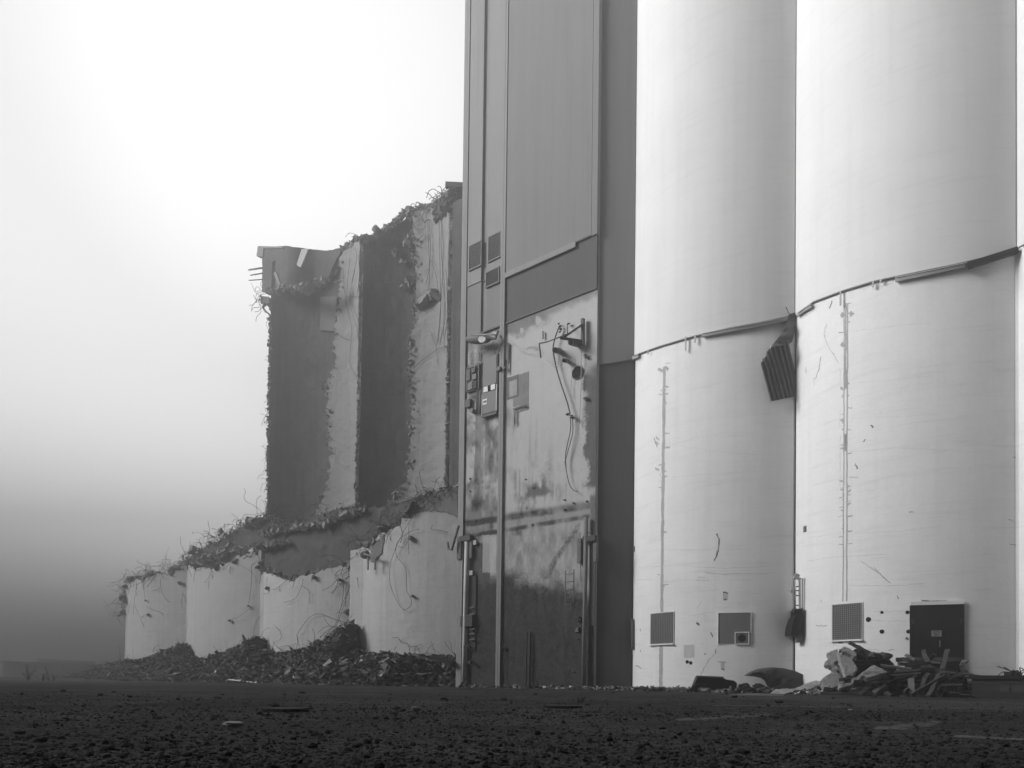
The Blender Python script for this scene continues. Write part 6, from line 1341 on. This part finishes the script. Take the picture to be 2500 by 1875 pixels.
flat_slab(700, 1735, .28, .25, 'thin dark broken slab lying flat in the mid yard', 3); flat_slab(1372, 1728, .3, .3, 'dark flat patch of slab below the wide grass tuft', 8)
def gravel():
    gg = np.random.default_rng(1); mb = MB()
    for n, ya, yb, e in ((15000, 1735, 1905, .8), (9000, 1688, 1760, 1.0)):
        px = gg.uniform(-60, 2560, n); py = ya + (yb - ya) * gg.random(n) ** e
        for k in range(n):
            P = ground_hit(px[k], py[k]); r = min(gg.gamma(1.4, .0027) + .0020, .022)
            if P[1] > 6: r = max(r * 1.2, .007)
            P[0] += gg.normal(0, .02); P[2] = gz(P) + r * gg.uniform(-.3, .4); mb.rock(P, r, gg, 1.0)
    o = mb.build('gravel', M['pebble']); stuff(o); o['label'] = 'loose dark gravel strewn over the near yard'
gravel()

# ------------------------------------------------------------------ air, sky, sun, camera
def haze():
    mb = MB(); r = 155.0; mb.box8([(-r, -r, -1.2), (r, -r, -1.2), (r, r, -1.2), (-r, r, -1.2), (-r, -r, 34.5), (r, -r, 34.5), (r, r, 34.5), (-r, r, 34.5)])
    m = bpy.data.materials.new('fog'); m.use_nodes = True; nt = m.node_tree; nt.nodes.clear(); out = nt.nodes.new('ShaderNodeOutputMaterial'); v = nt.nodes.new('ShaderNodeVolumePrincipled')
    v.inputs['Color'].default_value = (.38, .38, .38, 1); v.inputs['Density'].default_value = HAZE; v.inputs['Anisotropy'].default_value = .82
    nt.links.new(v.outputs['Volume'], out.inputs['Volume']); o = mb.build('haze', m); stuff(o); o['label'] = 'pale fog filling the yard'
HAZE = .0125
haze()
SUN_EL, SUN_AZ = math.radians(26), math.radians(-95)      # azimuth from +Y towards +X
def added_shade_block():  # unseen block, added to shade the lower silo walls and ground fog
    r = root('added_shade_block', (-62, 0, 0), 'unseen long block added left of the yard to shade walls and fog', 'building')
    mb = MB(); mb.box8([(-74, -55, -.2), (-52, -55, -.2), (-52, 22, -.2), (-74, 22, -.2), (-74, -55, 28), (-52, -55, 28), (-52, 22, 28), (-74, 22, 28)]); mb.build('wall', M['far'], r)
    mb = MB(); mb.prism([(-74.6, -55.6, 28.003), (-51.4, -55.6, 28.003), (-51.4, -55.6, 28.6), (-63, -55.6, 30.5), (-74.6, -55.6, 28.6)], (0, 78.2, 0)); mb.build('roof', M['far'], r)
    for y in range(-45, 10, 12):
        mb = MB(); mb.box8([(-52.1, y, 0), (-51.9, y, 0), (-51.9, y + 5, 0), (-52.1, y + 5, 0), (-52.1, y, 5), (-51.9, y, 5), (-51.9, y + 5, 5), (-52.1, y + 5, 5)]); mb.build('door', M['panel_grey'], r)
added_shade_block()
sd = Vector((math.sin(SUN_AZ) * math.cos(SUN_EL), math.cos(SUN_AZ) * math.cos(SUN_EL), math.sin(SUN_EL)))
su = bpy.data.lights.new('sun', 'SUN'); su.energy = 2.4; su.angle = math.radians(25); su.color = (1, 1, 1)
so = bpy.data.objects.new('sun', su); COL.objects.link(so); so.rotation_euler = sd.to_track_quat('Z', 'Y').to_euler()
W = bpy.data.worlds.new('World'); SC.world = W; W.use_nodes = True; nt = W.node_tree; bg = nt.nodes['Background']
sky = nt.nodes.new('ShaderNodeTexSky'); sky.sky_type = 'NISHITA'; sky.sun_disc = False; sky.sun_elevation = SUN_EL; sky.sun_rotation = SUN_AZ
sky.air_density = 1.0; sky.dust_density = 4.0
bw = nt.nodes.new('ShaderNodeRGBToBW'); nt.links.new(sky.outputs['Color'], bw.inputs['Color'])
tc = nt.nodes.new('ShaderNodeTexCoord'); sx = nt.nodes.new('ShaderNodeSeparateXYZ'); nt.links.new(tc.outputs['Generated'], sx.inputs['Vector'])
cr = nt.nodes.new('ShaderNodeValToRGB'); nt.links.new(sx.outputs['Z'], cr.inputs['Fac'])
# fog bank: thick and dim at the horizon, thinning upward
stops = [(0.0, .01), (.05, .05), (.10, .75), (.16, 1.9), (.24, 1.95), (.36, 1.42), (.55, 1.06), (.85, .82)]
el = cr.color_ramp.elements
el[0].position, el[0].color = stops[0][0], (*[stops[0][1] / 2] * 3, 1); el[1].position, el[1].color = stops[-1][0], (*[stops[-1][1] / 2] * 3, 1)
for p_, v_ in stops[1:-1]: e = el.new(p_); e.color = (*[v_ / 2] * 3, 1)
cr.color_ramp.interpolation = 'B_SPLINE'
# bright veil where the sun thins the fog, up and ahead
gdir = ray(760, 150); gdir = gdir / np.linalg.norm(gdir)
dp2 = nt.nodes.new('ShaderNodeVectorMath'); dp2.operation = 'DOT_PRODUCT'; dp2.inputs[1].default_value = gdir.tolist(); nt.links.new(tc.outputs['Generated'], dp2.inputs[0])
glow = math2(nt, 'ADD', ramp(nt, dp2.outputs['Value'], .55, 1.0, .19, 2.35), ramp(nt, dp2.outputs['Value'], .95, 1.0, 0.0, .8))
veil = math2(nt, 'MULTIPLY', math2(nt, 'POWER', bw.outputs['Val'], .2), 2.0)
val = math2(nt, 'MULTIPLY', math2(nt, 'MULTIPLY', veil, cr.outputs['Color']), math2(nt, 'MULTIPLY', glow, 2.0))
cc = nt.nodes.new('ShaderNodeCombineColor')
for k in ('Red', 'Green', 'Blue'): nt.links.new(val, cc.inputs[k])
nt.links.new(cc.outputs['Color'], bg.inputs['Color']); bg.inputs['Strength'].default_value = .08

cam = bpy.data.cameras.new('camera'); co = bpy.data.objects.new('camera', cam); COL.objects.link(co); SC.camera = co
F_ = Vector((0, math.cos(TH), math.sin(TH))); U0 = Vector((0, -math.sin(TH), math.cos(TH))); Rv = Vector((1, 0, 0)) * math.cos(RO) + U0 * math.sin(RO); Uv = Vector((-1, 0, 0)) * math.sin(RO) + U0 * math.cos(RO)
m4 = Matrix(((Rv[0], Uv[0], -F_[0], 0), (Rv[1], Uv[1], -F_[1], 0), (Rv[2], Uv[2], -F_[2], EYE), (0, 0, 0, 1))); co.matrix_world = m4
cam.sensor_fit = 'HORIZONTAL'; cam.sensor_width = 36; cam.lens = FPX / 2500 * 36; cam.shift_x = 0; cam.shift_y = (PPY - 937.5) / 2500; cam.clip_start = .05; cam.clip_end = 2000

SC.view_settings.view_transform = 'Standard'; SC.view_settings.look = 'None'; SC.view_settings.gamma = 1; SC.view_settings.exposure = 1.57
SC.render.film_transparent = False
cy = SC.cycles
cy.use_denoising = True
cy.volume_bounces = 1; cy.max_bounces = 6; cy.diffuse_bounces = 3
